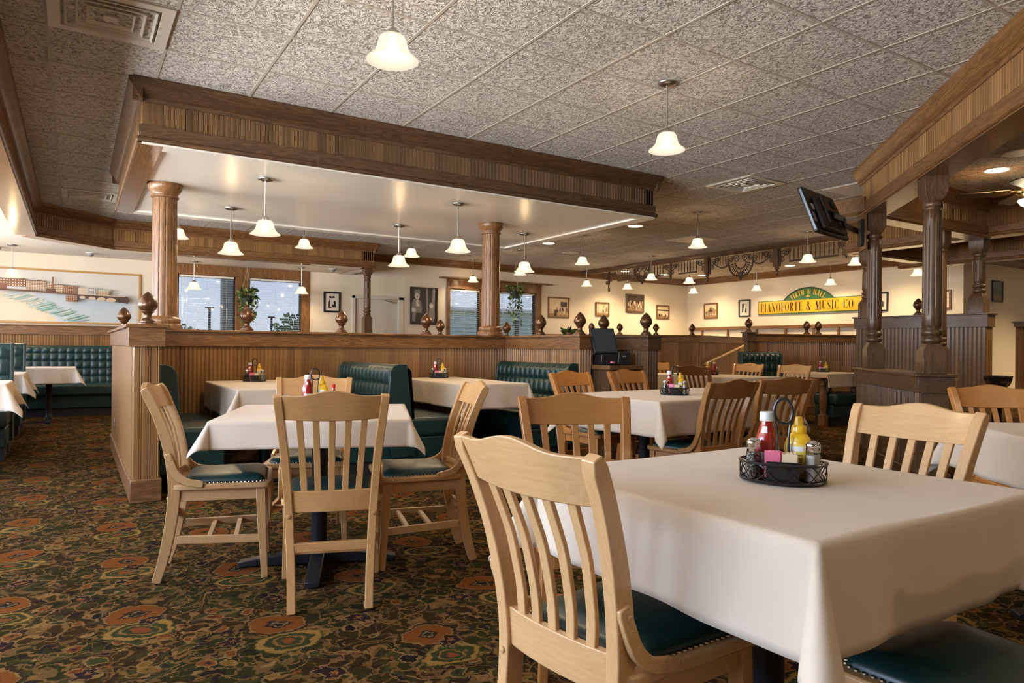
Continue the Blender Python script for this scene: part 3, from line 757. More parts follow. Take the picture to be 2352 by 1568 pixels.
# ================================================================== CHAIRS
TZ = .74
CH_GROUP = 'slat-back dining chairs'
def spline(pts, n):
    out = []; P = [V(p) for p in pts]; P = [P[0] * 2 - P[1]] + P + [P[-1] * 2 - P[-2]]
    m = len(P) - 3
    for i in range(n + 1):
        u = i / n * m; k = min(int(u), m - 1); t = u - k; a, b, c, d = P[k:k + 4]
        out.append(.5 * ((2 * b) + (c - a) * t + (2 * a - 5 * b + 4 * c - d) * t * t + (3 * b - a - 3 * c + d) * t ** 3))
    return out
BACK = [(-.150, -.245, 0), (-.153, -.212, .12), (-.160, -.185, .27), (-.168, -.172, .41), (-.176, -.182, .53), (-.186, -.210, .66), (-.198, -.252, .78), (-.206, -.292, .868)]
def backy(z):
    for a, b in zip(BACK, BACK[1:]):
        if z <= b[2]: return a[1] + (b[1] - a[1]) * (z - a[2]) / (b[2] - a[2])
    return BACK[-1][1]
def backx(z):
    for a, b in zip(BACK, BACK[1:]):
        if z <= b[2]: return -(a[0] + (b[0] - a[0]) * (z - a[2]) / (b[2] - a[2]))
    return -BACK[-1][0]
def bow(x, w, k): return -k * (1 - (x / w) ** 2)
def make_chair():
    c = thing('dining_chair', None, 'chair', group=CH_GROUP)
    mz, mx = M['maple'], M['maple_x']
    for s in (-1, 1):
        pts = [(-s * p[0] * -1 if False else s * abs(p[0]), p[1], p[2]) for p in spline(BACK, 26)]
        n = len(pts)
        hd = [.019 + .006 * sin(pi * min(1, i / n * 1.25)) for i in range(n)]; hd[-1] = .012; hd[-2] = .019
        MB().bar(pts, .0165, hd, (1, 0, 0)).build('rear_leg', mz, c, bevel=.003)
        MB().bar([(s * .188, .190, .415), (s * .193, .197, .25), (s * .203, .212, 0)], [.021, .019, .0145], [.021, .019, .0145]).build('front_leg', mz, c, bevel=.003)
        MB().bar([(s * .160, -.165, .188), (s * .197, .200, .178)], .010, .017, (0, 0, 1) if False else (1, 0, 0)).build('side_stretcher', mx, c, bevel=.002)
        br = spline([(s * .196, -.200, .578), (s * .198, -.182, .53), (s * .200, -.160, .485), (s * .203, -.12, .452), (s * .207, -.05, .437)], 14)
        MB().bar(br, .0085, [.013] + [.0155] * 13 + [.012], (1, 0, 0)).build('arm_bracket', mx, c, bevel=.003)
        for y, z in ((-.187, .555), (-.180, .527)): MB().lathe([(.0001, .002), (.006, .002), (.008, 0)], 10, (0, 0, 0), T=M4.Translation((s * .2055, y, z)) @ M4.Rotation(s * pi / 2, 4, 'Y'), cap=False).build('screw_plug', mx, c)
        MB().lathe([(.010, 0), (.008, .006), (.0001, .008)], 12, (0, 0, 0), T=M4.Translation((s * .167, -.197, .375)) @ M4.Rotation(pi / 2, 4, 'X'), cap=False).build('bolt_cover', mx, c)
    # crest rail with a raised middle, bowed backwards
    W = .198
    def crest(u, v):
        pass
    m = MB(); n = 24; rows = []
    for i in range(n + 1):
        x = -W + 2 * W * i / n; q = x / W
        zt = .866 + .022 * max(0, cos(q * pi * .72)) ** 2 - .002 * (1 - abs(q)); zb = .770 - .006 * (1 - q * q)
        for z, dy in ((zb, .011), (zb, -.011), (zt, -.011), (zt, .009)):
            rows.append((x * (.955 + .045 * (z - zb) / (zt - zb)), backy(min(z, .868)) + bow(x, W, .026) + dy, z))
    fs = [(i * 4 + k, i * 4 + (k + 1) % 4, i * 4 + 4 + (k + 1) % 4, i * 4 + 4 + k) for i in range(n) for k in range(4)]
    m.add(rows, fs + [(3, 2, 1, 0), tuple(n * 4 + k for k in range(4))], True).build('crest_rail', mx, c, bevel=.003)
    m = MB(); rows = []; W2 = .160
    for i in range(n + 1):
        x = -W2 + 2 * W2 * i / n
        for z, dy in ((.388, .010), (.388, -.010), (.474, -.010), (.474, .010)):
            rows.append((x * (1 + .05 * (z - .388) / .086), backy(z) + bow(x, W2, .016) + dy, z))
    m.add(rows, fs + [(3, 2, 1, 0), tuple(n * 4 + k for k in range(4))], True).build('lower_rail', mx, c, bevel=.002)
    for k in range(-2, 3):
        pts = []
        for i in range(13):
            z = .468 + (.776 - .468) * i / 12; f = i / 12; x = k * (.0535 + .0095 * f)
            pts.append((x, backy(z) + bow(x, .18, .016 + .010 * f) + .006 * sin(pi * f), z))
        MB().bar(pts, .0128, .0058, (1, 0, 0)).build('slat', mz, c, bevel=.002)
    # saddle seat, apron, stretchers
    def outline(w0, w1, y0, y1, r, n=6):
        cs = [(w0, y0), (w1, y1), (-w1, y1), (-w0, y0)]; out = []
        for i, p in enumerate(cs):
            a, b = V(cs[i - 1]), V(cs[(i + 1) % 4]); p = V(p); u = (a - p).normalized() * r; w = (b - p).normalized() * r
            for q in range(n + 1):
                t = q / n; out.append(tuple((p + u) * (1 - t) ** 2 + p * 2 * t * (1 - t) + (p + w) * t * t))
        return out
    MB().prism(outline(.196, .228, -.185, .238, .045), .412, .438, 'Z').build('seat', mx, c, bevel=.006)
    o0 = outline(.165, .196, -.140, .210, .05, 8); m = MB(); n0 = len(o0); ce_ = V((0, .035)); vs = []; lv = [(1, .0), (1.0, .008), (.96, .020), (.86, .029), (.6, .034), (.3, .036)]
    for sc, z in lv: vs += [(*(ce_ + (V(p) - ce_) * sc), .437 + z) for p in o0]
    fs2 = [(j * n0 + i, j * n0 + (i + 1) % n0, (j + 1) * n0 + (i + 1) % n0, (j + 1) * n0 + i) for j in range(len(lv) - 1) for i in range(n0)]
    cu = m.add(vs, fs2 + [tuple((len(lv) - 1) * n0 + i for i in range(n0))], True).build('cushion', M['green'], c)
    m = MB(); per = [V(p) for p in o0] + [V(o0[0])]; acc = 0
    for a, b in zip(per, per[1:]):
        L = (b - a).length; d = acc
        while d < L:
            p = a.lerp(b, d / L) if L else a; m.lathe([(.0058, 0), (.0048, .003), (.0001, .0048)], 8, (p.x * 1.015, (p.y - .035) * 1.015 + .035, .4385), cap=False); d += .0165
        acc = d - L
    m.build('nailheads', M['nail'], cu)
    MB().bar([(-.172, .205, .386), (.172, .205, .386)], .026, .010, (0, 0, 1)).build('apron', mx, c, bevel=.002)
    for s in (-1, 1): MB().bar([(s * .166, -.155, .386), (s * .190, .185, .386)], .026, .009, (0, 0, 1)).build('apron', mx, c, bevel=.002)
    MB().bar([(-.150, -.200, .250), (.150, -.200, .250)], .010, .018, (0, 1, 0)).build('rear_stretcher', mx, c, bevel=.002)
    for y in (-.03, .085): MB().bar([(-.180 - y * .1, y, .183), (.180 + y * .1, y, .183)], .011, .008, (0, 1, 0)).build('cross_stretcher', mx, c, bevel=.002)
    return c
HONEY, PALE, AMBER, SHADED_BROWN = (.88, .80, .68, 1), (1.04, 1.05, 1.08, 1), (.90, .64, .36, 1), (.56, .42, .27, 1)  # darkest tint holds the shade on chair backs turned to us
CH = [  # x, y, heading, colour, label
 (.592, 3.535, -104, (.74, .72, .70, 1), 'side-on maple chair at the centre table, nearest the oak end post'),
 (.951, 2.955, -18, HONEY, 'maple chair with its back to us at the centre table, all four legs showing'),
 (1.50, 3.243, 75, HONEY, 'maple chair on the right of the centre table, facing left'),
 (1.127, 3.900, 159, HONEY, 'maple chair behind the ketchup bottle on the centre table'),
 (1.045, 1.195, -84, PALE, 'largest pale maple chair, pushed under the near tablecloth with back to us'),
 (1.535, 1.90, 155, (.62, .44, .25, 1), 'brown-stained chair behind the far left edge of the nearest table'),
 (2.12, 1.258, 88, PALE, 'pale maple chair facing us across the nearest table, right of the mustard'),
 (1.480, .600, -2, HONEY, 'chair under the nearest tablecloth with only its green seat showing'),
 (3.37, 4.12, 188, AMBER, 'orange-toned chair behind the long table, beside the tufted bench'),
 (4.06, 4.25, 184, (.68, .48, .28, 1), 'brown chair behind the long table, in front of the register cabinet'),
 (3.365, 3.10, 0, SHADED_BROWN, 'dark-backed chair in front of the long table, nearest its caddy'),
 (4.10, 3.20, -14, SHADED_BROWN, 'dark-backed chair in front of the long table, behind the near caddy handle'),
 (6.10, 6.38, -78, SHADED_BROWN, 'dark chair partly hidden by the dark-ended half wall at the far table'),
 (6.24, 5.62, -80, SHADED_BROWN, 'dark chair with its back to us at the far table, left of its caddy'),
 (7.52, 6.22, 100, HONEY, 'light chair across the far table, in front of the small green bench'),
 (7.50, 5.50, 98, PALE, 'palest chair across the far table, overlapping the small green bench'),
 (6.95, 6.95, 172, HONEY, 'chair at the far end of the far table with only its crest showing'),
 (3.99, 1.54, 141, AMBER, 'golden chair facing us behind the right-hand table beside the black bowl'),
]
ch0 = make_chair()
for i, (x, y, h, colr, l) in enumerate(CH):
    if i == 0: q = ch0; q.location = (x, y, 0); q.rotation_euler.z = R(h); q['label'] = l
    else: q = copy_tree(ch0, (x, y, 0), R(h), l, color=colr)
paint(ch0, CH[0][3])

# ================================================================== TABLES AND CLOTHS
def pedestal_table(label, x, y, z, w, d, rz, two=False, parts=True):
    t = thing('dining_table', label, 'table', (x, y, 0), rz, 'pedestal dining tables')
    MB().box(-w / 2, w / 2, -d / 2, d / 2, z - .032, z - .004).build('tabletop', M['oak_x'], t, bevel=.004)
    for px in ((-w * .27, w * .27) if two else (0,)):
        MB().lathe([(.052, .06), (.040, .09), (.038, .12), (.038, z - .08), (.06, z - .05), (.12, z - .034)], 20, (px, 0, 0)).build('pedestal', M['iron'], t, angle=50)
        m = MB()
        for a in ((0, pi / 2, pi, 3 * pi / 2) if not two else (pi / 2, 3 * pi / 2)):
            T = M4.Translation((px, 0, 0)) @ M4.Rotation(a, 4, 'Z'); L = min(.38, d * .45)
            m.prism([(0, .012), (L - .03, .008), (L, .004), (L, .028), (L - .03, .034), (.05, .075), (0, .085)], -.032, .032, 'Y', T=T)
        m.build('base', M['iron'], t, bevel=.003)
    return t
def cloth(label, x, y, z, w, d, rz, drop=.21, lean=28, wob=.012, seed=0, n=56, group='beige tablecloths', skew=(1, 1, 1, 1), drops=None, tuck={}):
    """linen draped over a w x d top; the four corner folds hang as cones"""
    rn = random.Random(seed); ph = [rn.uniform(0, 6.28) for _ in range(12)]; rho = .014; hx, hy = w / 2 + .004, d / 2 + .004
    D = drops or (drop, drop, drop, drop)   # -x, +x, -y, +y
    def prof(e):
        if e <= rho * pi / 2: a = e / rho; return rho * sin(a), -rho * (1 - cos(a)), 0
        h = e - rho * pi / 2; return rho, -rho, h
    def axis(h, lo, hi):
        s = [-h - lo + lo * i / 12 for i in range(12)] + [-h + 2 * h * i / n for i in range(n + 1)] + [h + hi * (i + 1) / 12 for i in range(12)]
        s += [-h - rho * .8, h + rho * .8, -h - rho * .4, h + rho * .4]; return sorted(set(s))
    us, vs_ = axis(hx, D[0], D[1]), axis(hy, D[2], D[3]); pts = []
    for v in vs_:
        for u in us:
            a = max(0, abs(u) - hx); b = max(0, abs(v) - hy); su = 1 if u > 0 else -1; sv = 1 if v > 0 else -1
            if a == 0 and b == 0:
                zz = .0016 * sin(u * 9 + ph[0]) * sin(v * 8 + ph[1]); pts.append((u, v, zz))
            elif b == 0 or a == 0:
                e = a + b; o, zz, h = prof(e); s = v if b == 0 else u; kk = 0 if b == 0 else 4
                hh = hy if b == 0 else hx; edge = min(1, (hh - abs(s)) / .12)
                wv = wob * (h / .2) * (sin(s * 13 + ph[2 + kk]) * .6 + sin(s * 27 + ph[3 + kk]) * .4 + .4) * edge + .018 * h
                o += wv
                tk = 0
                for ci, pl in tuck.items():
                    cu, cv = (1 if ci & 1 else -1), (1 if ci & 2 else -1)
                    if a == 0 and sv == cv: tk -= cu * pl * h * max(0, 1 - (hx - cu * u) / .5) ** 2
                pts.append((su * (hx + o), v, zz - h) if b == 0 else (u + tk, sv * (hy + o), zz - h))
            else:
                r = sqrt(a * a + b * b); f = atan2(b, a); o, zz, h = prof(r); ci = (su > 0) + 2 * (sv > 0)
                al = R(lean * skew[ci]) * sin(2 * f) ** .8 + .018 * sin(f * 2)
                al += .10 * sin(f * 4 + ph[8 + ci]) * sin(2 * f); o += h * sin(al)
                pts.append((su * (hx + o * cos(f)) - su * tuck.get(ci, 0) * h * sin(f) ** 2, sv * (hy + o * sin(f)), zz - h * cos(al)))
    k = len(us); fs = [(j * k + i, j * k + i + 1, (j + 1) * k + i + 1, (j + 1) * k + i) for j in range(len(vs_) - 1) for i in range(k - 1)]
    o = MB().add(pts, fs, True).build('tablecloth', M['cloth'], None, angle=180, loc=(x, y, z + .0025), rotz=rz, solid=.0025)
    return tag(o, label, 'tablecloth', group)
pedestal_table('square pedestal table at the centre, under the cloth with the pointed corner', 1.02, 3.36, TZ, .82, .82, R(-21.5))
cloth('beige cloth on the centre table with one long pointed corner at the left', 1.02, 3.36, TZ, .82, .82, R(-21.5), .128, 32, seed=3, skew=(1.2, 1.1, 1, 1))
pedestal_table('nearest table, fully hidden beneath the largest tablecloth', 1.45, 1.10, TZ, .80, .79, 0)
cloth('largest beige tablecloth, on the nearest table in front of us', 1.45, 1.10, TZ, .80, .79, 0, .225, 24, .008, seed=5, n=110, skew=(1.25, 1, 1, 1), drops=(.212, .212, .205, .205), tuck={1: .62})
pedestal_table('long table past the centre, two dark-backed chairs along it', 3.72, 3.58, TZ, 1.48, .82, R(6), True)
cloth('long tablecloth with a bright white end flap beside the brown chairs', 3.72, 3.58, TZ, 1.48, .82, R(6), .23, 26, .015, seed=8)
pedestal_table('right-hand table cut by the frame, in front of the golden chair', 3.46, 1.02, TZ, .82, .82, R(-40))
cloth('bluish white flap of cloth on the right-hand table cut by the frame', 3.46, 1.02, TZ, .82, .82, R(-40), .21, 22, seed=9)
pedestal_table('far table between the handrail wall and the four far chairs', 6.78, 6.02, TZ, .80, 1.50, 0)
cloth('tablecloth on the far table below the handrail', 6.78, 6.02, TZ, .80, 1.50, 0, .22, 24, seed=10, n=40)
pedestal_table('left booth table against the long half wall', 1.33, 5.92, TZ, .66, 1.40, 0)
cloth('tablecloth on the left booth table, shaded at its left end', 1.33, 5.92, TZ, .66, 1.40, 0, .235, 26, .016, seed=12, skew=(1.3, 1, .3, .3), drops=(.235, .235, .235, .05))
pedestal_table('right booth table against the long half wall', 3.16, 5.92, TZ, .62, 1.40, 0)
cloth('tablecloth on the right booth table, golden on its left flap', 3.16, 5.92, TZ, .62, 1.40, 0, .225, 22, .012, seed=13, skew=(1, 1, .3, .3), drops=(.225, .225, .225, .05))
for (x, y, w, d, l, s) in ((-1.18, 6.98, 1.45, .66, 'nearest of the three aisle booths at the left', 21), (-1.18, 9.15, 1.45, .66, 'middle one of the three aisle booths at the left', 22), (-.62, 11.25, 1.26, .70, 'far corner booth in front of the river mural', 23)):
    pedestal_table('table in the ' + l, x, y, TZ, w, d, 0, True)
    cloth('tablecloth on the table of the ' + l, x, y, TZ, w, d, 0, .22, 30, .022, seed=s, n=36, skew=(1, 1.25, 1, 1.2))
# table with turned wooden legs below the yellow sign
t6 = thing('turned_leg_table', 'table with a turned wooden leg beside the tallest partition', 'table', (9.30, 6.10, 0))
MB().box(-.45, .45, -.31, .31, TZ - .035, TZ - .004).build('tabletop', M['oak_x'], t6, bevel=.003)
for sx in (-1, 1):
    for sy in (-1, 1):
        m = MB().box(-.05, .05, -.05, .05, 0, .16)
        m.lathe([(.045, .16), (.036, .18), (.042, .22), (.052, .30), (.055, .40), (.048, .50), (.034, .555), (.046, .58), (.032, .60), (.028, .64), (.046, .665), (.046, TZ - .035)], 16)
        m.build('leg', M['oak_z'], t6, bevel=.003, loc=(sx * .37, sy * .20, 0), angle=50)
cloth('short-draped cloth on the turned-leg table below the yellow sign', 9.30, 6.10, TZ, .90, .62, 0, .17, 24, seed=15, n=30, drops=(.07, .15, .20, .1))

# ================================================================== BOOTH BENCHES
def tuft(m, w, z0, z1, y, nx, rows, depth=.022, roll=True, T=None):
    """tufted upholstery facing -Y: pillow cells in rows"""
    nz = 10 * rows + 6
    def fn(u, v):
        x = -w / 2 + w * u; z = z0 + (z1 - z0) * v; cu = (u * nx) % 1; cv = (v * rows) % 1
        pil = (1 - abs(2 * cu - 1) ** 3.2) * (1 - abs(2 * cv - 1) ** 3.0)
        top = .0
        if v > .86: top = .055 * ((v - .86) / .14) ** 2
        e = min(1, min(u, 1 - u) * nx * 1.2)
        return (x, y - depth * pil * (.3 + .7 * e) + top + .04 * v, z)
    m.grid(fn, nx * 8, nz, smooth=True, T=T); return m
def bench(label, x, y, rz, L, hb=.905, hs=.465, nx=14, rows=3, double=False, depth=.50, back=True, endcap=True, btk=.13, group='green tufted booth benches'):
    """local: seat faces -Y, length along X, back plane around y=0"""
    t = thing('booth_bench', label, 'bench', (x, y, 0), rz, group)
    m = MB(); sides = [1, -1] if double else [1]
    for s in sides:
        T = M4.Identity(4) if s == 1 else M4.Rotation(pi, 4, 'Z')
        yo = -btk / 2
        MB().box(-L / 2 + .03, L / 2 - .03, yo - depth + .10, yo, 0, .12, T=T).build('toe_kick', M['toekick'], t)
        MB().box(-L / 2 + .01, L / 2 - .01, yo - depth + .06, yo, .12, .30, T=T).build('seat_base', M['green'], t, bevel=.01)
        MB().box(-L / 2, L / 2, yo - depth, yo + .02, .30, hs, T=T).build('seat', M['green'], t, bevel=.035, segs=4)
        if back:
            mm = MB(); tuft(mm, L - .02, hs - .02, hb, yo - .065, nx, rows, T=T); mm.build('tufted_back', M['green'], t, angle=180)
    if back:
        pr = [(-btk / 2 - .06, hs - .03), (-btk / 2 - .03, hb - .05), (-btk / 2 + .0, hb - .005), (-.02, hb + .005), (btk / 2 - .02 if double else btk / 2, hb + .004), (btk / 2 + (.06 if double else 0), .14), (-btk / 2 - .01, .14)]
        MB().prism(pr, -L / 2 + .01, L / 2 - .01, 'X').build('back_board', M['green'], t, bevel=.006)
        if endcap:
            for s in (-1, 1):
                a, b = sorted((s * (L / 2 - .012), s * (L / 2 + .012)))
                MB().prism([(p[0] * 1.06, p[1] * 1.006) for p in pr], a, b, 'X').build('end_panel', M['green'], t, bevel=.006)
    return t
bench('green bench against the aisle side panel, left of the left booth table', .545, 6.03, pi / 2, 1.20, btk=.08, depth=.42)
bench('double green bench between the two booth tables', 2.30, 6.0, -pi / 2, 1.30, double=True, nx=14)
bench('green bench against the short half wall, right of the right booth table', 4.09, 6.0, -pi / 2, 1.30, btk=.09)
bench('tall double bench at the left edge, nearest along the aisle', -1.40, 8.2, 0, 1.80, 1.055, double=True, nx=18, rows=4, depth=.52)
bench('tall double bench along the left aisle, next to the far corner booth', -1.40, 10.15, 0, 1.80, 1.055, double=True, nx=18, rows=4, depth=.50)
bench('long tufted bench below the river mural', -.62, 12.62, 0, 2.75, 1.03, nx=26, rows=5, depth=.62)
bench('small tufted bench below the yellow sign, left of the turned-leg table', 8.98, 7.02, R(-28), .62, 1.03, nx=7, rows=4, depth=.45)
bench('backless green bench seat tucked against the tallest partition', 9.32, 6.13, 0, .70, .5, back=False, depth=.34)
# ================================================================== CONDIMENT CADDIES
def lift(o, p): o.parent = p; return o
def mk_caddy():
    t = thing('condiment_caddy', None, 'caddy', group='black wire condiment caddies')
    rx, ry = .097, .076
    el = lambda z, k=1., n=40: [(rx * k * cos(2 * pi * i / n), ry * k * sin(2 * pi * i / n), z) for i in range(n)]
    m = MB().tube(el(.006), .0032, 8, True); m.lathe([(.0001, .002), (1, .002), (1, .004), (.0001, .004)], 40, T=M4.Diagonal((rx, ry, 1, 1)), cap=False)
    m.build('base', M['wire'], t)
    MB().tube(el(.048, 1.02), .0034, 8, True).build('rim', M['wire'], t)
    m = MB(); rn = random.Random(4)
    for s, o in ((1, 0), (-1, .3), (1, .6)):
        m.tube([(rx * 1.01 * cos(a), ry * 1.01 * sin(a), .027 + .019 * sin(a * 5 * s + o * 6)) for a in [2 * pi * i / 140 for i in range(140)]], .0014, 5, True)
    m.build('wire_lattice', M['wire'], t)
    hp = [(-.012, 0, .004), (-.012, .0, .06), (-.013, 0, .115), (-.019, 0, .150), (-.021, 0, .172), (-.013, 0, .193), (0, 0, .199), (.013, 0, .193), (.021, 0, .172), (.018, 0, .150), (.008, 0, .140), (-.008, .004, .142), (-.018, .006, .158), (-.018, .007, .178), (-.008, .008, .194), (.008, .008, .195), (.020, .007, .178), (.021, .005, .158), (.014, .002, .118), (.013, 0, .06), (.013, 0, .004)]
    MB().tube(spline(hp, 90), .0031, 8).build('handle', M['wire'], t)
    return t
def mk_ketchup():
    t = thing('ketchup_bottle', None, 'bottle', group='ketchup bottles'); ridge = lambda a, z: 1 + (.012 * cos(8 * a) if .02 < z < .125 else 0)
    MB().lathe([(.024, 0), (.0275, .004), (.029, .012), (.029, .055), (.0285, .078), (.026, .094), (.0215, .110), (.0165, .124), (.0145, .133), (.0145, .138)], 32, mod=ridge).build('bottle', M['ketchup'], t, angle=70)
    MB().lathe([(.0165, .1365), (.0170, .138), (.0170, .157), (.0155, .159), (.0001, .159)], 24, mod=lambda a, z: 1 + .02 * cos(24 * a) if z < .156 else 1).build('cap', M['capwhite'], t)
    def arc(a0, a1, r0, r1, z0, z1): return lambda u, v: ((r0 + (r1 - r0) * v) * cos(a0 + (a1 - a0) * u), (r0 + (r1 - r0) * v) * sin(a0 + (a1 - a0) * u), z0 + (z1 - z0) * v)
    MB().grid(arc(-2.5, -.65, .0296, .0296, .020, .062), 16, 3).build('label', M['lab_silver'], t)
    MB().grid(arc(-2.35, -1.7, .0232, .0182, .108, .124), 10, 3).build('neck_label', M['lab_white'], t)
    return t
def mk_mustard():
    t = thing('mustard_bottle', None, 'bottle', group='mustard bottles'); sq = M4.Diagonal((1.0, .68, 1, 1))
    MB().lathe([(.028, 0), (.032, .004), (.0335, .014), (.0335, .060), (.0325, .082), (.027, .098), (.0195, .108), (.017, .110), (.017, .114)], 32, T=sq).build('bottle', M['mustard'], t, angle=60)
    MB().lathe([(.0175, .112), (.0175, .126), (.0165, .128), (.011, .130), (.010, .138), (.0078, .149), (.0055, .1505), (.0001, .151)], 24).build('nozzle_cap', M['mustard'], t, angle=40)
    def lab(a0, a1, z0, z1, r): return lambda u, v: (r * cos(a0 + (a1 - a0) * u), .68 * r * sin(a0 + (a1 - a0) * u), z0 + (z1 - z0) * v)
    MB().grid(lab(-2.5, -.65, .018, .085, .0338), 14, 3).build('label', M['lab_pale'], t)
    MB().grid(lab(-2.05, -1.1, .068, .080, .0345), 8, 2).build('label_banner', M['lab_white'], t)
    m = MB()
    for z in (.058, .052, .047, .042, .037, .032): m.grid(lab(-1.75, -1.15, z, z + .0018, .0346), 6, 1)
    m.build('label_lines', M['black'], t)
    return t
def mk_shaker(kind):
    t = thing(kind + '_shaker', None, 'shaker', group=kind + ' shakers'); oct_ = lambda a, z: 1 + .03 * cos(8 * a) if z < .066 else 1
    MB().lathe([(.0175, .003), (.0178, .01), (.0150, .058), (.0142, .064), (.0001, .0645)], 24, mod=oct_).build('contents', M['salt' if kind == 'salt' else 'pepper'], t, angle=60)
    MB().lathe([(.016, 0), (.0195, .002), (.0195, .008), (.0165, .060), (.0155, .070), (.0155, .076)], 32, mod=oct_).build('glass', M['clear'], t, angle=60)
    MB().lathe([(.0165, .072), (.0175, .0735), (.0165, .077), (.0175, .080), (.0165, .083), (.0172, .085), (.0172, .089), (.013, .0955), (.006, .0985), (.0001, .099)], 24).build('lid', M['chrome'], t, angle=60)
    return t
def mk_box():
    t = thing('sweetener_holder', None, 'holder', group='black sweetener holders'); m = MB()
    m.box(-.036, .036, -.021, -.018, 0, .050).box(-.036, .036, .018, .021, 0, .050).box(-.036, -.033, -.018, .018, 0, .050).box(.033, .036, -.018, .018, 0, .050).box(-.036, .036, -.021, .021, 0, .003)
    m.build('holder_box', M['black'], t); MB().box(-.038, .038, -.0235, .0235, .044, .050).box(-.0, .0, 0, 0, 0, 0).build('lip', M['black'], t) if False else None
    return t
def mk_packet(kind):
    m = MB(); m.prism([(-.0165, 0), (.0165, 0), (.0165, .060), (.012, .063), (.008, .060), (.004, .0635), (0, .060), (-.005, .063), (-.010, .060), (-.0165, .062)], -.0013, .0013, 'Y')
    return tag(m.build('sweetener_packet', M['pink' if kind else 'cream']), None, 'packet')
PK = {'caddy': mk_caddy(), 'ketchup': mk_ketchup(), 'mustard': mk_mustard(), 'salt': mk_shaker('salt'), 'pepper': mk_shaker('pepper'), 'box': mk_box()}
PPK = (mk_packet(1), mk_packet(0)); USED = set()
def inst(key, loc, rz, label):
    o = PK[key]
    if key in USED: return copy_tree(o, loc, rz, label)
    USED.add(key); o.location = loc; o.rotation_euler.z = rz; o['label'] = label; return o
def pk_inst(i, loc, rz, label, group, tilt):
    o = PPK[i]
    if ('p', i) in USED: o = o.copy(); COL.objects.link(o)
    USED.add(('p', i)); o.location = loc; o.rotation_euler = (tilt, 0, rz); o['label'] = label; o['group'] = group
def caddy_set(x, y, z, rz, where, packets=(0, 0), items='kmspb'):
    T = M4.Translation((x, y, z)) @ M4.Rotation(rz, 4, 'Z')
    P = lambda a, b, c=.0045: T @ V((a, b, c))
    inst('caddy', P(0, 0, 0), rz, 'black wire caddy with looped handle on ' + where)
    if 'k' in items: inst('ketchup', P(-.037, .030), rz + .2, 'red ketchup bottle in the caddy on ' + where)
    if 'm' in items: inst('mustard', P(.036, .026), rz - .25, 'yellow mustard bottle in the caddy on ' + where)
    if 'p' in items: inst('pepper', P(-.066, -.018), rz, 'pepper shaker in the caddy on ' + where)
    if 's' in items: inst('salt', P(.066, -.018), rz, 'salt shaker in the caddy on ' + where)
    if 'b' in items:
        inst('box', P(.0, -.044), rz, 'black sweetener holder in the caddy on ' + where); rn = random.Random(int(x * 100))
        for i in range(packets[0]): pk_inst(0, P(-.024 + (i % 3) * .004 , -.058 + .0042 * i, .012 + rn.uniform(0, .005)), rz + rn.uniform(-.2, .2), 'upright pink sweetener packets in the holder on ' + where, 'pink packets on ' + where, rn.uniform(-.12, .12))
        for i in range(packets[1]): pk_inst(1, P(.014 + (i % 2) * .003, -.059 + .0038 * i, .009 + rn.uniform(0, .004)), rz + rn.uniform(-.12, .12), 'upright cream sugar packets in the holder on ' + where, 'cream packets on ' + where, rn.uniform(-.08, .08))
ct = TZ + .0045
caddy_set(1.452, 1.065, ct, -R(53.5), 'the nearest table', (8, 9))
caddy_set(3.54, 3.47, ct, -R(45.6), 'the long table', (4, 4))
caddy_set(1.355, 6.40, ct, -R(12), 'the left booth table', (3, 4))
caddy_set(3.18, 6.43, ct, -R(26), 'the right booth table', (3, 4))
caddy_set(6.80, 6.05, ct, -R(40) + pi, 'the far table', (2, 2), 'kmpb')
caddy_set(9.45, 6.25, ct, -R(56), 'the turned-leg table', (2, 2), 'kmb')
caddy_set(1.07, 3.62, ct, -R(16), 'the centre table', (0, 0), 'km')
hs = thing('hot_sauce_bottle', 'small hot sauce bottle with red cap beside the mustard on the centre table', 'bottle', (1.155, 3.575, ct))
MB().lathe([(.017, 0), (.018, .004), (.018, .062), (.013, .076), (.008, .086), (.0075, .098)], 20).build('bottle', M['ketchup'], hs)
MB().lathe([(.0182, .012), (.0184, .060), (.0135, .0755)], 20, cap=False).build('label', M['lab_silver'], hs)
MB().lathe([(.0095, .096), (.0098, .116), (.0001, .118)], 16).build('cap', M['redcap'], hs)

# ================================================================== PENDANT LAMPS
LAMP = 12.
def mk_pendant():
    t = thing('pendant_lamp', None, 'lamp', group='alabaster bell pendant lamps')
    MB().lathe([(.0001, -.022), (.03, -.021), (.060, -.012), (.064, -.004), (.064, 0)], 28).build('canopy', M['nickel'], t, angle=50)
    MB().tube([(0, 0, -.01), (0, 0, -.318)], .0058, 8).build('rod', M['nickel'], t)
    MB().lathe([(.008, -.310), (.016, -.314), (.028, -.326), (.034, -.342), (.035, -.350)], 20).build('socket_cap', M['nickel'], t, angle=60)
    pr = [(.030, -.344), (.046, -.347), (.058, -.355), (.066, -.370), (.0705, -.390), (.076, -.411), (.087, -.432), (.104, -.449), (.120, -.460), (.125, -.466), (.121, -.468), (.103, -.454), (.084, -.437), (.072, -.415), (.066, -.392), (.061, -.373), (.053, -.361), (.030, -.352)]
    MB().lathe(pr, 36, cap=False).build('glass_shade', M['shade'], t, angle=80)
    ld = bpy.data.lights.new('lamp_light', 'POINT'); ld.energy = LAMP; ld.color = (1, .73, .43);  ld.shadow_soft_size = .03
    lo = bpy.data.objects.new('lamp_light', ld); COL.objects.link(lo); lo.parent = t; lo.location = (0, 0, -.422)
    b = MB().lathe([(.012, -.36), (.016, -.375), (.030, -.40), (.034, -.418), (.030, -.436), (.018, -.449), (.0001, -.453)], 14).build('bulb', M['bulb'], t)
    return t
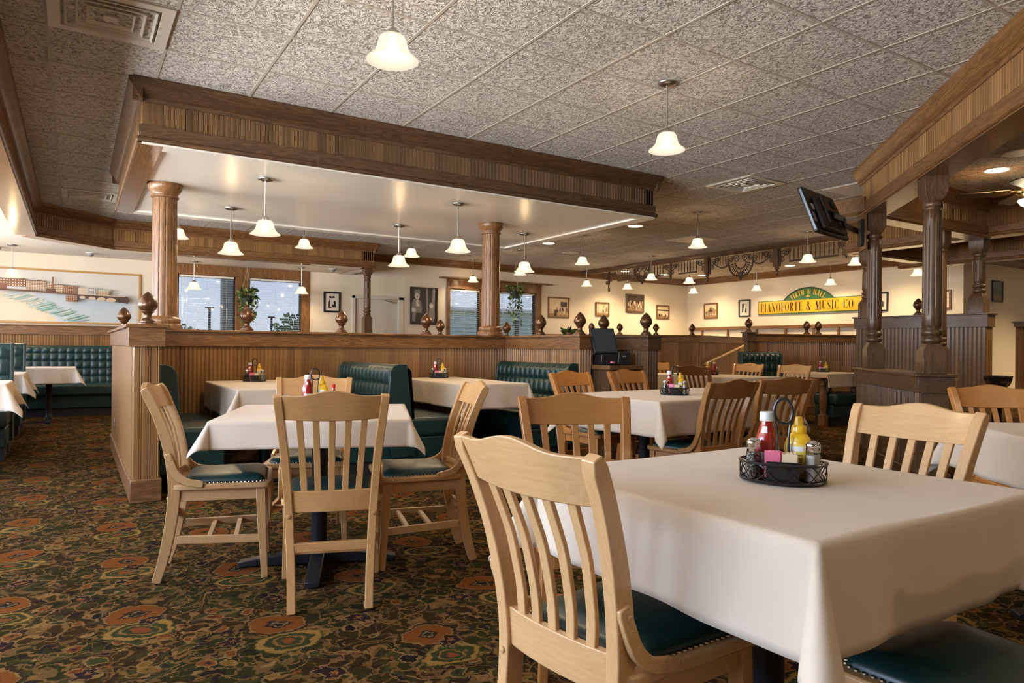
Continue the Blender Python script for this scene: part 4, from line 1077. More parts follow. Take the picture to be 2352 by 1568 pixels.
PD = [ # x, y, ceiling, label
 (1.274, 3.108, HC, 'nearest and largest pendant lamp, its rod leaving the top of the picture'),
 (3.434, 3.462, HC, 'second largest pendant lamp, hanging from the tiles right of the canopy'),
 (1.351, 6.036, ZS, 'largest pendant lamp under the canopy, near the left column'),
 (1.347, 7.521, ZS, 'pendant lamp under the canopy, between the left column and the largest canopy lamp'),
 (3.159, 5.997, ZS, 'pendant lamp under the canopy just left of the right column'),
 (3.165, 7.466, ZS, 'pendant lamp under the canopy above the large portrait poster'),
 (4.664, 7.107, ZS, 'pendant lamp under the canopy just right of the right column'),
 (2.70, 9.71, HC, 'pendant lamp beyond the canopy in front of the beadboard soffit'),
 (4.30, 9.67, HC, 'pendant lamp beyond the canopy, half behind the lamp above the poster'),
 (1.12, 9.80, HC, 'pendant lamp half hidden behind the left column'),
 (6.962, 8.897, HC, 'pendant lamp hanging in line with the leftmost valance bracket'),
 (7.037, 6.506, HC, 'pendant lamp in front of the square white ceiling panel'),
 (9.593, 10.066, HC, 'pendant lamp in front of the left spindles of the valance'),
 (9.47, 11.938, HC, 'small pendant lamp below the one near the leftmost valance bracket'),
 (10.64, 11.93, HC, 'small pendant lamp above the dark framed group photograph'),
 (10.71, 10.12, HC, 'small pendant lamp near the room corner, higher of two'),
 (12.70, 11.87, HC, 'small pendant lamp near the room corner, lower of two'),
 (13.184, 10.404, HC, 'faint pendant lamp between the framed figure and the sign arch'),
 (9.56, 6.60, HC, 'bright pendant lamp hanging below the television'),
 (13.207, 8.586, HC, 'faint pendant lamp above the right end of the yellow sign'),
 (1.691, 12.66, ZS, 'small pendant lamp in front of the left window pane'),
 (3.423, 12.455, ZS, 'small pendant lamp at the right edge of the left window'),
 (-.749, 12.131, ZS, 'pendant lamp in front of the river mural'),
 (7.019, 12.639, HC, 'small pendant lamp at the top of the far window, left of the column'),
 (7.043, 10.876, HC, 'pendant lamp overlapped by the one right of the right column'),
 (10.45, 6.36, HC, 'pendant lamp glimpsed behind the short turned post at the sign'),
 (12.79, 6.62, HC, 'pendant lamp glimpsed left of the largest fluted post')]
for x, y in ((3.6, -.5), (1.2, -2.0), (5.8, .9)):  # extra lamps out of view, added to light the near table
    PD.append((x, y, HC if x > -.4 else ZS, 'added unseen pendant lamp behind the viewpoint, lighting the near table'))
pd0 = mk_pendant()
for i, (x, y, z, l) in enumerate(PD):
    q = pd0 if i == 0 else copy_tree(pd0)
    q.location = (x, y, z); q.rotation_euler.z = i * 1.3; q['label'] = l

# ================================================================== CEILING FITTINGS
def diffuser(label, x, y, s, tint):
    t = thing('ceiling_vent', label, 'vent', (x, y, HC - .006), 0, 'square ceiling air diffusers'); h = s / 2
    def ring(m, a, b, z0, z1):
        vs = [(sx * q, sy * q, z) for q, z in ((a, z0), (b, z1)) for sx, sy in ((-1, -1), (1, -1), (1, 1), (-1, 1))]
        m.add(vs, [(k, (k + 1) % 4, 4 + (k + 1) % 4, 4 + k) for k in range(4)])
    m = MB(); ring(m, h, h * .80, -.006, -.006); ring(m, h, h, -.006, .004); ring(m, h * .80, h * .78, -.006, .004)
    m.build('frame', tint, t, solid=.002)
    m = MB()
    for q in (.64, .46, .29): ring(m, h * (q + .09), h * (q - .03), -.012, .050); ring(m, h * (q + .09), h * (q + .105), -.012, -.008)
    ring(m, h * .12, h * .0001, -.010, -.010); ring(m, h * .12, h * .10, -.010, .01)
    m.build('louvres', tint, t, solid=.002)
    MB().box(-h * .78, h * .78, -h * .78, h * .78, .045, .05).build('duct', M['black'], t)
tg = (CGX, CGY)
tile = lambda i, j: (CGX + .6096 * (i + .5), CGY + .6096 * (j + .5))
vx = lambda x, y: tile(math.floor((x - CGX) / .6096), math.floor((y - CGY) / .6096))
M['vent'] = flat('cream_vent_metal', (.74, .70, .63), .4)
diffuser('large cream air diffuser at the top left, in front of the canopy', *vx(.16, 4.48), .60, M['vent'])
diffuser('air diffuser in the ceiling right of the canopy', *vx(6.25, 5.08), .60, M['vent'])
diffuser('small-looking air diffuser far down the left aisle ceiling', *vx(.16, 10.0), .60, M['vent'])
for l, (x, y) in (('square white ceiling panel behind a pendant lamp, right of the canopy', vx(8.75, 8.11)), ('white ceiling panel corner peeping out above the television', vx(7.55, 4.6))):
    t = thing('ceiling_panel', l, 'panel', (x, y, HC - .006), 0)
    MB().box(-.295, .295, -.295, .295, -.004, .004).build('panel', M['white'], t, bevel=.003)
    MB().box(-.305, .305, -.305, .305, -.0015, .006).build('frame', M['tbar'], t)
def downlight(label, x, y, z=HC, r=.10, spot=60, lit=True):
    t = thing('recessed_downlight', label, 'light', (x, y, z - .001), 0, 'round recessed ceiling lights')
    MB().lathe([(r * 1.28, 0), (r * 1.28, -.006), (r * 1.05, -.010), (r, -.004), (r, .0)], 32, cap=False).build('trim_ring', M['white'], t, angle=60)
    MB().lathe([(.0001, -.003), (r * 1.0, -.003)], 32, cap=False).build('lens', M['down'] if lit else M['white'], t)
    if spot:
        ld = bpy.data.lights.new('downlight_beam', 'SPOT'); ld.energy = spot; ld.color = (1, .74, .42); ld.spot_size = R(125); ld.spot_blend = .8; ld.shadow_soft_size = .07
        lo = bpy.data.objects.new('downlight_beam', ld); COL.objects.link(lo); lo.parent = t; lo.location = (0, 0, -.02)
DL = [(7.03, 7.722, 'lit round downlight near the canopy corner', 60), (6.974, 9.866, 'lit round downlight further back than the canopy corner', 60),
      (7.80, 3.274, 'bright amber downlight in the right-hand alcove ceiling', 90),
      (12.2, 12.35, 'downlight washing the back wall near the corner', 75), (10.95, 12.35, 'downlight washing the back wall at the first small picture', 65), (13.05, 11.9, 'downlight by the right wall above the first picture', 55),
      (13.0, 9.4, 'downlight washing the wall above the yellow sign', 65), (13.0, 7.3, 'downlight washing the wall behind the beams', 65), (9.9, 3.0, 'added unseen downlight deep in the right-hand alcove', 80), (10.7, 3.2, 'added unseen downlight brightening the amber-lit partition', 150), (15.2, 4.6, 'added unseen downlight brightening the far right wall', 150), (16.2, 4.0, 'added unseen downlight near the far right end', 120)]  # last four are added out of view to brighten the right side
for x, y, l, e in DL: downlight(l, x, y, spot=e)
for x, y, l in ((8.011, 10.608, 'flat round ceiling speaker beyond the two downlights'), (7.297, 2.87, 'flat round ceiling speaker at the right edge of the alcove'), (11.9, 9.6, 'flat round ceiling speaker behind the valance fan')):
    t = thing('ceiling_speaker', l, 'speaker', (x, y, HC - .002), 0)
    MB().lathe([(.16, 0), (.16, -.006), (.145, -.012)], 36, cap=False).build('rim', M['white'], t, angle=60)
    MB().lathe([(.0001, -.009), (.146, -.009)], 36, cap=False).build('grille', M['vent'], t)
for x, y, l in ((.20, 12.45, 'grey dome sensor on the lowered ceiling above the river mural'), (3.95, 12.35, 'grey dome sensor on the lowered ceiling above the couple picture'), (-.95, 12.45, 'grey dome sensor behind the mural pendant lamp')):
    t = thing('ceiling_sensor', l, 'sensor', (x, y, ZS), 0)
    MB().lathe([(.07, 0), (.07, -.01)], 24).build('base', M['white'], t)
    MB().lathe([(.055, -.008), (.05, -.035), (.03, -.055), (.0001, -.062)], 24, cap=False).build('dome', flat('grey_dome', (.25, .25, .26), .25), t)

# ceiling fan
fa = thing('ceiling_fan', 'brass ceiling fan with a lit glass bowl at the right edge', 'fan', (8.0, 3.02, HC), R(20))
MB().lathe([(.07, 0), (.065, -.03), (.03, -.05), (.014, -.06), (.014, -.16)], 24).build('downrod', M['brass'], fa)
MB().lathe([(.02, -.15), (.09, -.17), (.115, -.20), (.115, -.26), (.08, -.285), (.05, -.29), (.05, -.31), (.07, -.315)], 28).build('motor', M['brass'], fa, angle=40)
MB().lathe([(.07, -.312), (.14, -.318), (.145, -.325), (.12, -.365), (.07, -.395), (.0001, -.405)], 28).build('light_bowl', emit('lit_fan_bowl', (1, .80, .50), 5.), fa)
for i in range(5):
    T = M4.Rotation(i * 2 * pi / 5 + .35, 4, 'Z') @ M4.Rotation(R(12), 4, 'X')
    bl = MB().prism([(.20, -.05), (.62, -.075), (.66, -.05), (.66, .05), (.62, .075), (.20, .05)], -.243, -.236, 'Z', T=T).build('blade', M['walnut_x'], fa)
    MB().bar([(.09, 0, -.24), (.24, 0, -.238)], .015, .004, (0, 1, 0), T=T).build('blade_iron', M['brass'], bl)

# ================================================================== PICTURES ON THE WALLS
SEP_D, SEP_M, SEP_L = flat('sepia_dark', (.05, .032, .02), .5), flat('sepia_mid', (.30, .20, .11), .5), flat('sepia_pale', (.66, .54, .38), .5)
INK, GREY, PAPER = flat('print_black', (.012, .011, .011), .4), flat('print_grey', (.16, .15, .14), .4), flat('print_paper', (.70, .66, .58), .5)
FRM_B, FRM_O = flat('black_picture_frame', (.014, .011, .010), .3), M['oak_x']
def ell(cx, cz, rx, rz, n=16): return [(cx + rx * cos(2 * pi * i / n), cz + rz * sin(2 * pi * i / n)) for i in range(n)]
def picture(label, wall, a0, a1, z0, z1, frame, fw, mat, mats, art, rz=None, cat='picture', name='framed_picture'):
    """a0..a1 along the wall (X on the back wall, Y on the right wall, decreasing)"""
    w, h = abs(a1 - a0), abs(z1 - z0)
    loc, r = ((a0, Y1 - .004, z0), 0) if wall == 'back' else (((XR - .004, a0, z0), -pi / 2) if wall == 'right' else ((a0, YR - .004, z0), 0))
    t = thing(name, label, cat, loc, r, 'framed wall pictures'); m = MB()
    for p in ((0, w, 0, fw), (0, w, h - fw, h), (0, fw, fw, h - fw), (w - fw, w, fw, h - fw)): m.box(p[0], p[1], -.024, 0, p[2], p[3])
    m.build('frame', frame, t, bevel=.003)
    if mat: MB().box(fw * .9, w - fw * .9, -.010, -.002, fw * .9, h - fw * .9).build('mat_board', PAPER, t)
    m0 = fw + mat; W, H = w - 2 * m0, h - 2 * m0; m = MB(); yy = -.0105 if mat else -.008
    m.box(m0 - .002, w - m0 + .002, yy - .0006, yy + .004, m0 - .002, h - m0 + .002)
    for k, (mi, poly) in enumerate(art):
        y = yy - .0008 - .00025 * k
        pts = [(m0 + min(1, max(0, p[0])) * W, y, m0 + min(1, max(0, p[1])) * H) for p in poly]
        m.add(pts, [tuple(range(len(pts)))], False, mi)
    m.build('print', mats, t); return t
def crowd(seed, base=.15, hz=.45, n=26, big=1.):
    rn = random.Random(seed); out = [(2, [(0, 0), (1, 0), (1, base), (0, base + .04)])]
    for i in range(n):
        x = rn.uniform(.03, .97); z = rn.uniform(base, hz); s = .045 * big * rn.uniform(.8, 1.3)
        out.append((rn.choice((1, 1, 3)), [(x - s, z - s * 2.6), (x + s, z - s * 2.6), (x + s * .6, z + s), (x - s * .6, z + s)])); out.append((rn.choice((2, 3)), ell(x, z + s * 1.4, s * .55, s * .8, 8)))
    return out
def sep(seed, **k): return [SEP_L, SEP_D, SEP_M, flat('sepia_skin', (.45, .33, .2), .5)], crowd(seed, **k)
couple = [(1, [(.14, .08), (.90, .08), (.86, .55), (.66, .68), (.5, .55), (.3, .7), (.16, .5)]), (0, ell(.38, .66, .14, .13)), (1, ell(.33, .85, .13, .09)), (0, ell(.62, .66, .13, .13)), (1, [(.42, .80), (.80, .80), (.76, .84), (.74, .93), (.52, .93), (.50, .84)]), (1, ell(.28, .60, .05, .16)), (0, [(.28, .14), (.46, .14), (.46, .55), (.30, .55)]), (0, [(.56, .30), (.66, .30), (.70, .54), (.52, .54)]), (0, [(.5, .1), (.84, .1), (.84, .16), (.5, .16)])]
picture('small black-framed picture of two people, one in a bowler hat', 'back', 4.002, 4.327, 1.706, 2.101, FRM_B, .034, .03, [PAPER, INK], couple)
sitter = [(1, [(0, 0), (1, 0), (1, 1), (0, 1)]), (2, [(.62, 0), (.70, 0), (.66, 1), (.58, 1)]), (2, [(.78, 0), (.9, 0), (.95, 1), (.84, 1)]), (2, [(.02, .30), (.42, .30), (.40, .62), (.26, .70), (.10, .68), (.02, .55)]), (3, ell(.24, .78, .10, .105)), (2, [(.10, .86), (.38, .86), (.35, .90), (.32, .95), (.16, .95), (.13, .90)]), (3, [(.20, .50), (.28, .50), (.30, .66), (.20, .66)]), (3, ell(.28, .52, .05, .04)), (2, [(.04, .06), (.16, .06), (.20, .36), (.46, .40), (.44, .46), (.04, .44)]), (3, ell(.10, .38, .09, .06)), (2, ell(.80, .52, .10, .08)), (3, ell(.80, .50, .07, .07)), (2, [(.68, .14), (.94, .14), (.92, .44), (.72, .44)]), (1, ell(.24, .755, .02, .02)), (1, [(.05, 0), (.95, 0), (.95, .06), (.05, .05)])]
picture('large grey portrait poster of a seated figure in a flat hat', 'back', 5.783, 6.391, 1.524, 2.29, FRM_B, .018, 0, [GREY, flat('poster_dark', (.045, .042, .040), .35), flat('poster_mid', (.22, .20, .185), .35), flat('poster_pale', (.55, .52, .48), .35)], sitter)
ms, ar = sep(3, n=30); picture('wide sepia crowd photograph right of the far window', 'back', 9.215, 9.822, 1.766, 2.249, FRM_O, .03, 0, ms, ar + [(1, [(.60, .55), (.92, .55), (.92, .82), (.60, .82)])])
ms, ar = sep(5, n=6); picture('small sepia street photograph, second right of the far window', 'back', 10.616, 11.043, 1.846, 2.189, FRM_O, .035, 0, ms, ar + [(2, [(.45, .2), (.5, .2), (.7, .9), (.62, .9)]), (2, [(.75, .2), (.95, .3), (.95, .8), (.8, .6)])])
ms, ar = sep(7, n=40, hz=.6); picture('darkest framed group photograph with a small plaque below', 'back', 11.584, 12.186, 1.97, 2.437, M['walnut_x'], .045, 0, [SEP_D, SEP_M, SEP_M, SEP_L], ar)
ms, ar = sep(9, n=10); picture('small sepia photograph nearest the room corner on the back wall', 'back', 12.619, 13.072, 1.842, 2.198, FRM_O, .035, 0, ms, ar + [(1, [(0, .62), (1, .6), (1, .72), (0, .72)])])
ms, ar = sep(13, n=12); picture('small sepia building photograph nearest the corner on the right wall', 'right', 12.462, 12.014, 1.854, 2.25, FRM_O, .035, 0, ms, ar + [(2, [(.1, .3), (.5, .85), (.95, .55), (.9, .25)]), (1, [(.3, .4), (.5, .7), (.7, .45)])])
figure_ = [(2, [(0, 0), (1, 0), (1, 1), (0, 1)]), (1, [(.1, .1), (.45, .1), (.5, .9), (.1, .95)]), (0, [(.3, .1), (.62, .1), (.68, .5), (.56, .85), (.44, .85), (.36, .5)]), (1, [(.58, .1), (.85, .1), (.82, .4), (.66, .6)])]
picture('black-framed figure picture just left of the yellow sign', 'right', 11.355, 11.014, 1.865, 2.281, FRM_B, .032, .05, [PAPER, INK, flat('print_pale', (.5, .47, .42), .5)], figure_)
picture('black-framed picture between the turned posts right of the sign', 'right', 8.16, 7.675, 1.867, 2.253, FRM_B, .032, .05, [PAPER, INK, GREY], [(2, [(0, 0), (1, 0), (1, .5), (0, .7)]), (1, [(.5, .1), (.95, .1), (.9, .6), (.6, .8)])])
ms, ar = sep(17, n=4); picture('oak-framed pale picture behind the largest fluted post', 'right', 6.92, 6.497, 1.852, 2.221, FRM_O, .04, .02, ms, [(2, [(0, .3), (1, .32), (1, .36), (0, .34)]), (2, [(0, .6), (1, .62), (1, .66), (0, .64)])])
picture('black-framed landscape picture at the far right beside a turned post', 'ret', 14.82, 15.26, 2.03, 2.44, FRM_B, .025, .0, [GREY, flat('print_blue', (.16, .22, .27), .4), flat('print_green', (.10, .14, .08), .4), SEP_M], [(1, [(0, .55), (1, .5), (1, 1), (0, 1)]), (2, [(0, .3), (.5, .45), (1, .3), (1, .6), (.6, .7), (0, .6)]), (3, [(.1, .05), (.9, .05), (.7, .25), (.3, .25)])])

# river mural
def mural():
    c = {'water': (.56, .56, .55), 'sky': (.62, .60, .57), 'brick': (.24, .095, .05), 'roof': (.13, .055, .035), 'cream': (.58, .44, .31), 'dark': (.075, .042, .032), 'teal': (.22, .40, .36), 'green': (.36, .45, .36), 'foam': (.60, .53, .42), 'win': (.72, .60, .44), 'blue': (.48, .54, .60)}
    ks = list(c); mats = [flat('mural_' + k, v, .5) for k, v in c.items()]; I = {k: i for i, k in enumerate(ks)}
    W, H = 3.33, .845; x0 = -2.40; m = []
    X = lambda px: ((-0.958 + (px / 322) * 1.887 * (1 + .0)) - x0) / W       # place features along the picture
    def rect(a, b, z, y, k): m.append((I[k], [(a, z), (b, z), (b, y), (a, y)]))
    m.append((I['sky'], [(0, .55), (1, .5), (1, 1), (0, 1)])); m.append((I['foam'], [(0, 0), (.66, 0), (.60, .30), (.50, .52), (.40, .58), (0, .60)])); m.append((I['blue'], [(.66, .0), (.98, .05), (.96, .42), (.70, .55), (.56, .56), (.62, .3)]))
    rn = random.Random(2)
    for i in range(110):
        f = rn.random(); a = .47 + .29 * f; z = .56 - .50 * f + rn.uniform(-.05, .05); L = rn.uniform(.015, .040)
        m.append((I[rn.choice(('teal', 'green', 'water', 'foam', 'blue') if f < .45 else ('teal', 'teal', 'green', 'blue', 'water'))], [(a - L, z - L * 1.6), (a - L * .9, z - L * 2.0), (a + L, z + .012), (a + L * .92, z + .026)]))
    def bld(a, b, z, y, k, nx, nz, wk, roof=None):
        rect(a, b, z, y, k)
        for i in range(nx):
            for j in range(nz):
                p, q = a + (b - a) * (i + .25) / nx, z + (y - z) * (j + .3) / nz; rect(p, p + (b - a) * .5 / nx, q, q + (y - z) * .45 / nz, wk)
        if roof: rect(a, b, y, y + .012, roof)
    bld(.02, .24, .58, .82, 'brick', 12, 4, 'win', 'roof'); bld(.24, .43, .58, .80, 'cream', 11, 4, 'roof', 'dark')
    bld(.432, .531, .66, .81, 'brick', 9, 3, 'win', 'roof'); rect(.43, .56, .60, .66, 'water'); rect(.432, .46, .58, .72, 'brick')
    bld(.533, .609, .61, .785, 'cream', 8, 6, 'roof', 'dark'); bld(.613, .68, .58, .73, 'cream', 9, 4, 'roof', 'roof'); rect(.634, .640, .62, .88, 'brick'); rect(.611, .646, .56, .65, 'roof')
    bld(.68, .736, .56, .715, 'brick', 7, 6, 'cream', 'dark'); bld(.738, .776, .57, .69, 'cream', 2, 5, 'water'); bld(.777, .815, .565, .70, 'sky', 5, 5, 'dark'); bld(.82, .868, .56, .645, 'cream', 6, 2, 'brick'); rect(.82, .875, .645, .67, 'green')
    m.append((I['roof'], [(.43, .575), (.56, .565), (.75, .53), (.75, .56), (.56, .60), (.43, .61)])); m.append((I['dark'], [(.738, .50), (.95, .40), (.958, .46), (.945, .55), (.738, .565)])); m.append((I['cream'], [(.738, .555), (.94, .535), (.94, .55), (.738, .572)]))
    for i in range(4): a = .757 + i * .040; m.append((I['cream'], ell(a, .50 - i * .012, .012 + .003 * i, .028 + .005 * i)))
    bld(.69, .736, .40, .53, 'brick', 5, 4, 'cream')
    ff = flat('honey_picture_frame', (.46, .24, .07), .35)
    picture('wide river mural with brick mills and a bridge, in a thin honey frame', 'back', x0, x0 + W, 1.377, 2.222, ff, .028, 0, mats, m, name='river_mural', cat='painting')
mural()

# ================================================================== THE YELLOW SIGN
def glyphs():
    G = {}; tk, th = .20, .045
    def rect(a, b, c, d): return [(a, c), (b, c), (b, d), (a, d)]
    def ser(x, w=.17): return [rect(x - w, x + w, 0, th), rect(x - w, x + w, 1 - th, 1)]
    def arc(cx, cz, rx, rz, a0, a1, n=18, t=tk):
        o = []
        for i in range(n):
            p, q = a0 + (a1 - a0) * i / n, a0 + (a1 - a0) * (i + 1) / n
            f = lambda a, k: (cx + (rx - k * (th + (t - th) * abs(cos(a)) ** 1.3)) * cos(a), cz + (rz - k * th) * sin(a))
            o.append([f(p, 0), f(q, 0), f(q, 1), f(p, 1)])
        return o
    def diag(x0, x1, t, z0=0, z1=1): return [[(x0 - t / 2, z0), (x0 + t / 2, z0), (x1 + t / 2, z1), (x1 - t / 2, z1)]]
    st = lambda x: [rect(x - tk / 2, x + tk / 2, 0, 1)]
    G['I'] = (.40, st(.20) + ser(.2))
    G['P'] = (.66, st(.2) + ser(.2) + arc(.28, .74, .36, .26, -pi / 2, pi / 2) + [rect(.2, .3, .48, .48 + th), rect(.2, .3, 1 - th, 1)])
    G['R'] = (.72, G['P'][1] + diag(.58, .36, tk * .9, 0, .49) + [rect(.46, .72, 0, th)])
    G['A'] = (.78, diag(.12, .38, th * 1.3) + diag(.62, .40, tk) + [rect(.2, .55, .3, .3 + th), rect(0, .24, 0, th), rect(.46, .78, 0, th)])
    G['N'] = (.80, [rect(.13, .13 + th * 1.2, 0, 1), rect(.63, .63 + th * 1.2, 0, 1)] + diag(.60, .18, tk) + [rect(0, .28, 0, th), rect(.5, .8, 1 - th, 1), rect(0, .2, 1 - th, 1)])
    G['O'] = (.78, arc(.39, .5, .36, .5, 0, 2 * pi, 36))
    G['C'] = (.70, arc(.39, .5, .36, .5, .75, 2 * pi - .75, 30) + [rect(.58, .62, .68, 1), rect(.58, .62, .0, .25)])
    G['F'] = (.62, st(.2) + ser(.2) + [rect(.2, .58, 1 - th, 1), rect(.54, .58, .72, 1), rect(.2, .46, .48, .48 + th), rect(.43, .46, .38, .64)])
    G['E'] = (.64, G['F'][1] + [rect(.2, .60, 0, th), rect(.56, .60, 0, .28)])
    G['L'] = (.62, st(.2) + ser(.2) + [rect(.2, .60, 0, th), rect(.56, .60, 0, .30)])
    G['T'] = (.66, st(.33) + [rect(.18, .48, 0, th), rect(.03, .63, 1 - th, 1), rect(.03, .07, .7, 1), rect(.59, .63, .7, 1)])
    G['H'] = (.82, st(.2) + ser(.2) + st(.62) + ser(.62) + [rect(.2, .6, .49, .49 + th)])
    G['U'] = (.78, [rect(.12, .12 + tk, .3, 1), rect(.60, .60 + th * 1.2, .3, 1), rect(.02, .42, 1 - th, 1), rect(.48, .78, 1 - th, 1)] + arc(.386, .31, .266, .31, pi, 2 * pi, 18, tk * .8))
    G['M'] = (.98, [rect(.12, .12 + th * 1.2, 0, 1), rect(.72, .72 + tk, 0, 1), rect(0, .26, 0, th), rect(.62, .98, 0, th)] + diag(.46, .2, tk) + diag(.46, .76, th * 1.3))
    G['S'] = (.62, arc(.31, .75, .25, .25, .5, pi * 1.3, 16, .1) + arc(.31, .26, .27, .26, -pi * .7 - .2, pi * .42, 16, .1) + diag(.44, .18, tk, .30, .68) + [rect(.50, .54, .68, 1), rect(.06, .10, 0, .3)])
    G['&'] = (.86, arc(.34, .76, .20, .24, 0, 2 * pi, 20, .13) + arc(.32, .27, .29, .27, pi * .3, pi * 1.9, 22, .18) + diag(.68, .30, tk * .85, 0, .66) + diag(.56, .74, th, .12, .5) + [rect(.62, .86, .48, .48 + th)])
    G[' '] = (.50, []); return G
GL = glyphs()
def lettering(mat, name, text, x0, z0, h, sx, y, arcr=None, gap=.12, mi=0):
    tot = sum(GL[c][0] + gap for c in text) * h * sx; x = x0 - (tot / 2 if arcr else 0)
    for c in text:
        w, polys = GL[c]; m = MB()
        for k, p in enumerate(polys):
            pts = []
            for a, b in p:
                px, pz = x + a * h * sx, b * h
                if arcr:
                    an = (px - x0) / arcr; pts.append((x0 + (arcr + pz) * sin(an), y - .0003 * (k % 5), z0 + (arcr + pz) * cos(an)))
                else: pts.append((px, y - .0003 * (k % 5), z0 + pz))
            m.add(pts, [tuple(range(len(pts)))], False, mi)
        if polys: m.build(name, mat, sg)
        x += (w + gap) * h * sx
    return x
sg = thing('wall_sign', 'long yellow and green arched shop sign lettered in serif capitals', 'sign', (XR - .004, 10.768, 1.893), -pi / 2)
SGG, SGY, SGB, SGO = flat('sign_green', (.035, .135, .050), .45), flat('sign_yellow', (.82, .38, .012), .42), flat('sign_black', (.010, .012, .018), .4), flat('sign_gold', (.80, .46, .05), .4)
SL = 2.62
MB().box(0, SL, -.035, 0, 0, .318).build('board_edge', SGG, sg, bevel=.004)
MB().box(.022, SL - .022, -.040, -.03, .022, .298).build('board_face', SGY, sg)
cx = 1.31; rr = .86; ctr = .57 - rr; half = math.acos((.30 - ctr) / rr)
arcp = [(cx + rr * sin(-half + 2 * half * i / 40), ctr + rr * cos(-half + 2 * half * i / 40)) for i in range(41)]
MB().prism(arcp + [(cx + .6, .28), (cx - .6, .28)], -.028, 0, 'Y').build('arch_panel', SGG, sg)
rim = MB().tube([(a, -.028, b) for a, b in arcp], .011, 6).build('arch_rim', flat('sign_dark_green', (.02, .07, .04), .45), sg)
lettering(SGB, 'letter', 'PIANOFORTE & MUSIC CO', .070, .060, .200, .715, -.0405, gap=.10)
lettering(SGO, 'arch_letter', 'FIRTH & HALL', cx, ctr, .115, .80, -.0285, arcr=rr - .150, gap=.10)
m = MB()
for s in (-1, 0, 1): m.add([(cx + s * .035 - .012, -.0288, .355), (cx + s * .035 + .012, -.0288, .355), (cx + s * .02 + .016, -.0288, .40 - abs(s) * .012), (cx + s * .02 - .002, -.0288, .41 - abs(s) * .012)], [(0, 1, 2, 3)])
m.build('emblem', SGO, sg)

# ================================================================== TELEVISION, REGISTER, PLANTS, BOWL
TVW, TVH = .735, .45
tv = thing('television', 'flat television seen from behind on a wall arm by the turned post', 'television', (5.93, 3.93, 2.335), R(12))
Tt = M4.Rotation(R(-21), 4, 'X')   # screen looks to +Y and down
def B_(m, *a): return m.box(*a, T=Tt)
B_(MB(), -TVW / 2, TVW / 2, -.022, .022, -TVH / 2, TVH / 2).build('case', M['black'], tv, bevel=.008)
B_(MB(), -TVW / 2 + .02, TVW / 2 - .02, .0215, .0235, -TVH / 2 + .03, TVH / 2 - .02).build('screen', flat('screen_glass', (.006, .006, .008), .08), tv)
m = MB(); m.prism([(-.27, -.20), (.27, -.20), (.24, .13), (-.24, .13)], -.062, -.02, 'Y', T=Tt).build('back_housing', M['black'], tv, bevel=.012)
MB().box(-TVW / 2 - .001, -TVW / 2 + .0, -.012, .006, -TVH / 2 + .02, TVH / 2 - .02, T=Tt).build('edge_strip', flat('blue_grey_trim', (.20, .26, .36), .3, .4), tv)
m = MB(); B_(m, -.30, -.24, -.0235, -.02, .00, .06).build('sticker', M['lab_white'], tv); m = MB(); B_(m, -.345, -.30, -.0235, -.02, -.13, -.03).build('label', flat('blue_grey_label', (.30, .36, .46), .4), tv)
m = MB(); B_(m, -.14, .14, -.085, -.06, -.02, .02); B_(m, -.14, -.11, -.08, -.06, -.14, .14); B_(m, .11, .14, -.08, -.06, -.14, .14); m.build('mount_plate', M['iron'], tv, bevel=.003)
Tb = M4.Translation((.70, -.125, -.10)) @ M4.Rotation(R(33), 4, 'Z')   # on the post's far left face
m = MB().bar([(.0, -.09, -.02), (.22, -.10, -.03)], .012, .026, (0, 1, 0)).bar([(.22, -.10, -.02), (.22, -.10, -.09)], .02, .02, (1, 0, 0)).bar([(.22, -.10, -.08), (.66, -.07, -.085)], .012, .026, (0, 1, 0)).build('arm', M['iron'], tv, bevel=.003)
MB().box(-.06, .06, .02, .05, -.13, .13, T=Tb).build('wall_bracket', M['iron'], tv, bevel=.003)
MB().box(-.09, .09, .0, .02, -.17, .18, T=Tb).build('backing_board', M['oak_z'], tv, bevel=.003)

cb = thing('service_cabinet', 'oak service cabinet between the two register half walls', 'cabinet', (4.33, 5.08, 0))
MB().box(0, .37, .02, .60, .0, .86).build('body', M['walnut_z'], cb, bevel=.003)
MB().box(-.03, .385, -.02, .62, .86, .90).build('countertop', M['oak_x'], cb, bevel=.004)
d_ = MB().box(.02, .35, .0, .022, .08, .82).build('door', M['walnut_z'], cb, bevel=.005)
MB().box(.07, .30, -.006, .004, .14, .76).build('door_panel', M['walnut_z'], d_, bevel=.004)
MB().sphere((.325, -.012, .62), .014).build('knob', M['brass'], d_)
ps = thing('register_terminal', 'black point of sale terminal with a tilted screen on the cabinet', 'register', (4.47, 5.25, .90), R(-12))
Tp = M4.Translation((-.06, -.02, .20)) @ M4.Rotation(R(-24), 4, 'X')
MB().box(-.15, .11, -.02, .02, -.10, .17, T=Tp).build('monitor', M['black'], ps, bevel=.006)
MB().box(-.135, .095, -.0215, -.019, -.085, .155, T=Tp).build('screen', flat('register_screen', (.045, .055, .07), .12), ps)
MB().box(-.15, .12, -.10, .10, 0, .11).build('base', M['black'], ps, bevel=.008)
MB().prism([(.02, 0), (.16, 0), (.155, .125), (.03, .135)], -.12, .06, 'Y').build('printer', M['black'], ps, bevel=.008)
MB().box(.07, .105, -.122, -.119, .085, .095).build('badge', M['lab_silver'], ps)
mint = thing('mint_dish', 'small black dish with red and white mints below the register screen', 'dish', (4.37, 5.10, .901))
MB().lathe([(.03, 0), (.05, .006), (.062, .02), (.060, .022), (.047, .010), (.0001, .006)], 20, cap=False).build('dish', M['black'], mint)
MB().sphere((-.01, 0, .022), .018, 10, 6).sphere((.018, .008, .020), .016, 10, 6).build('mints', M['pink'], mint)

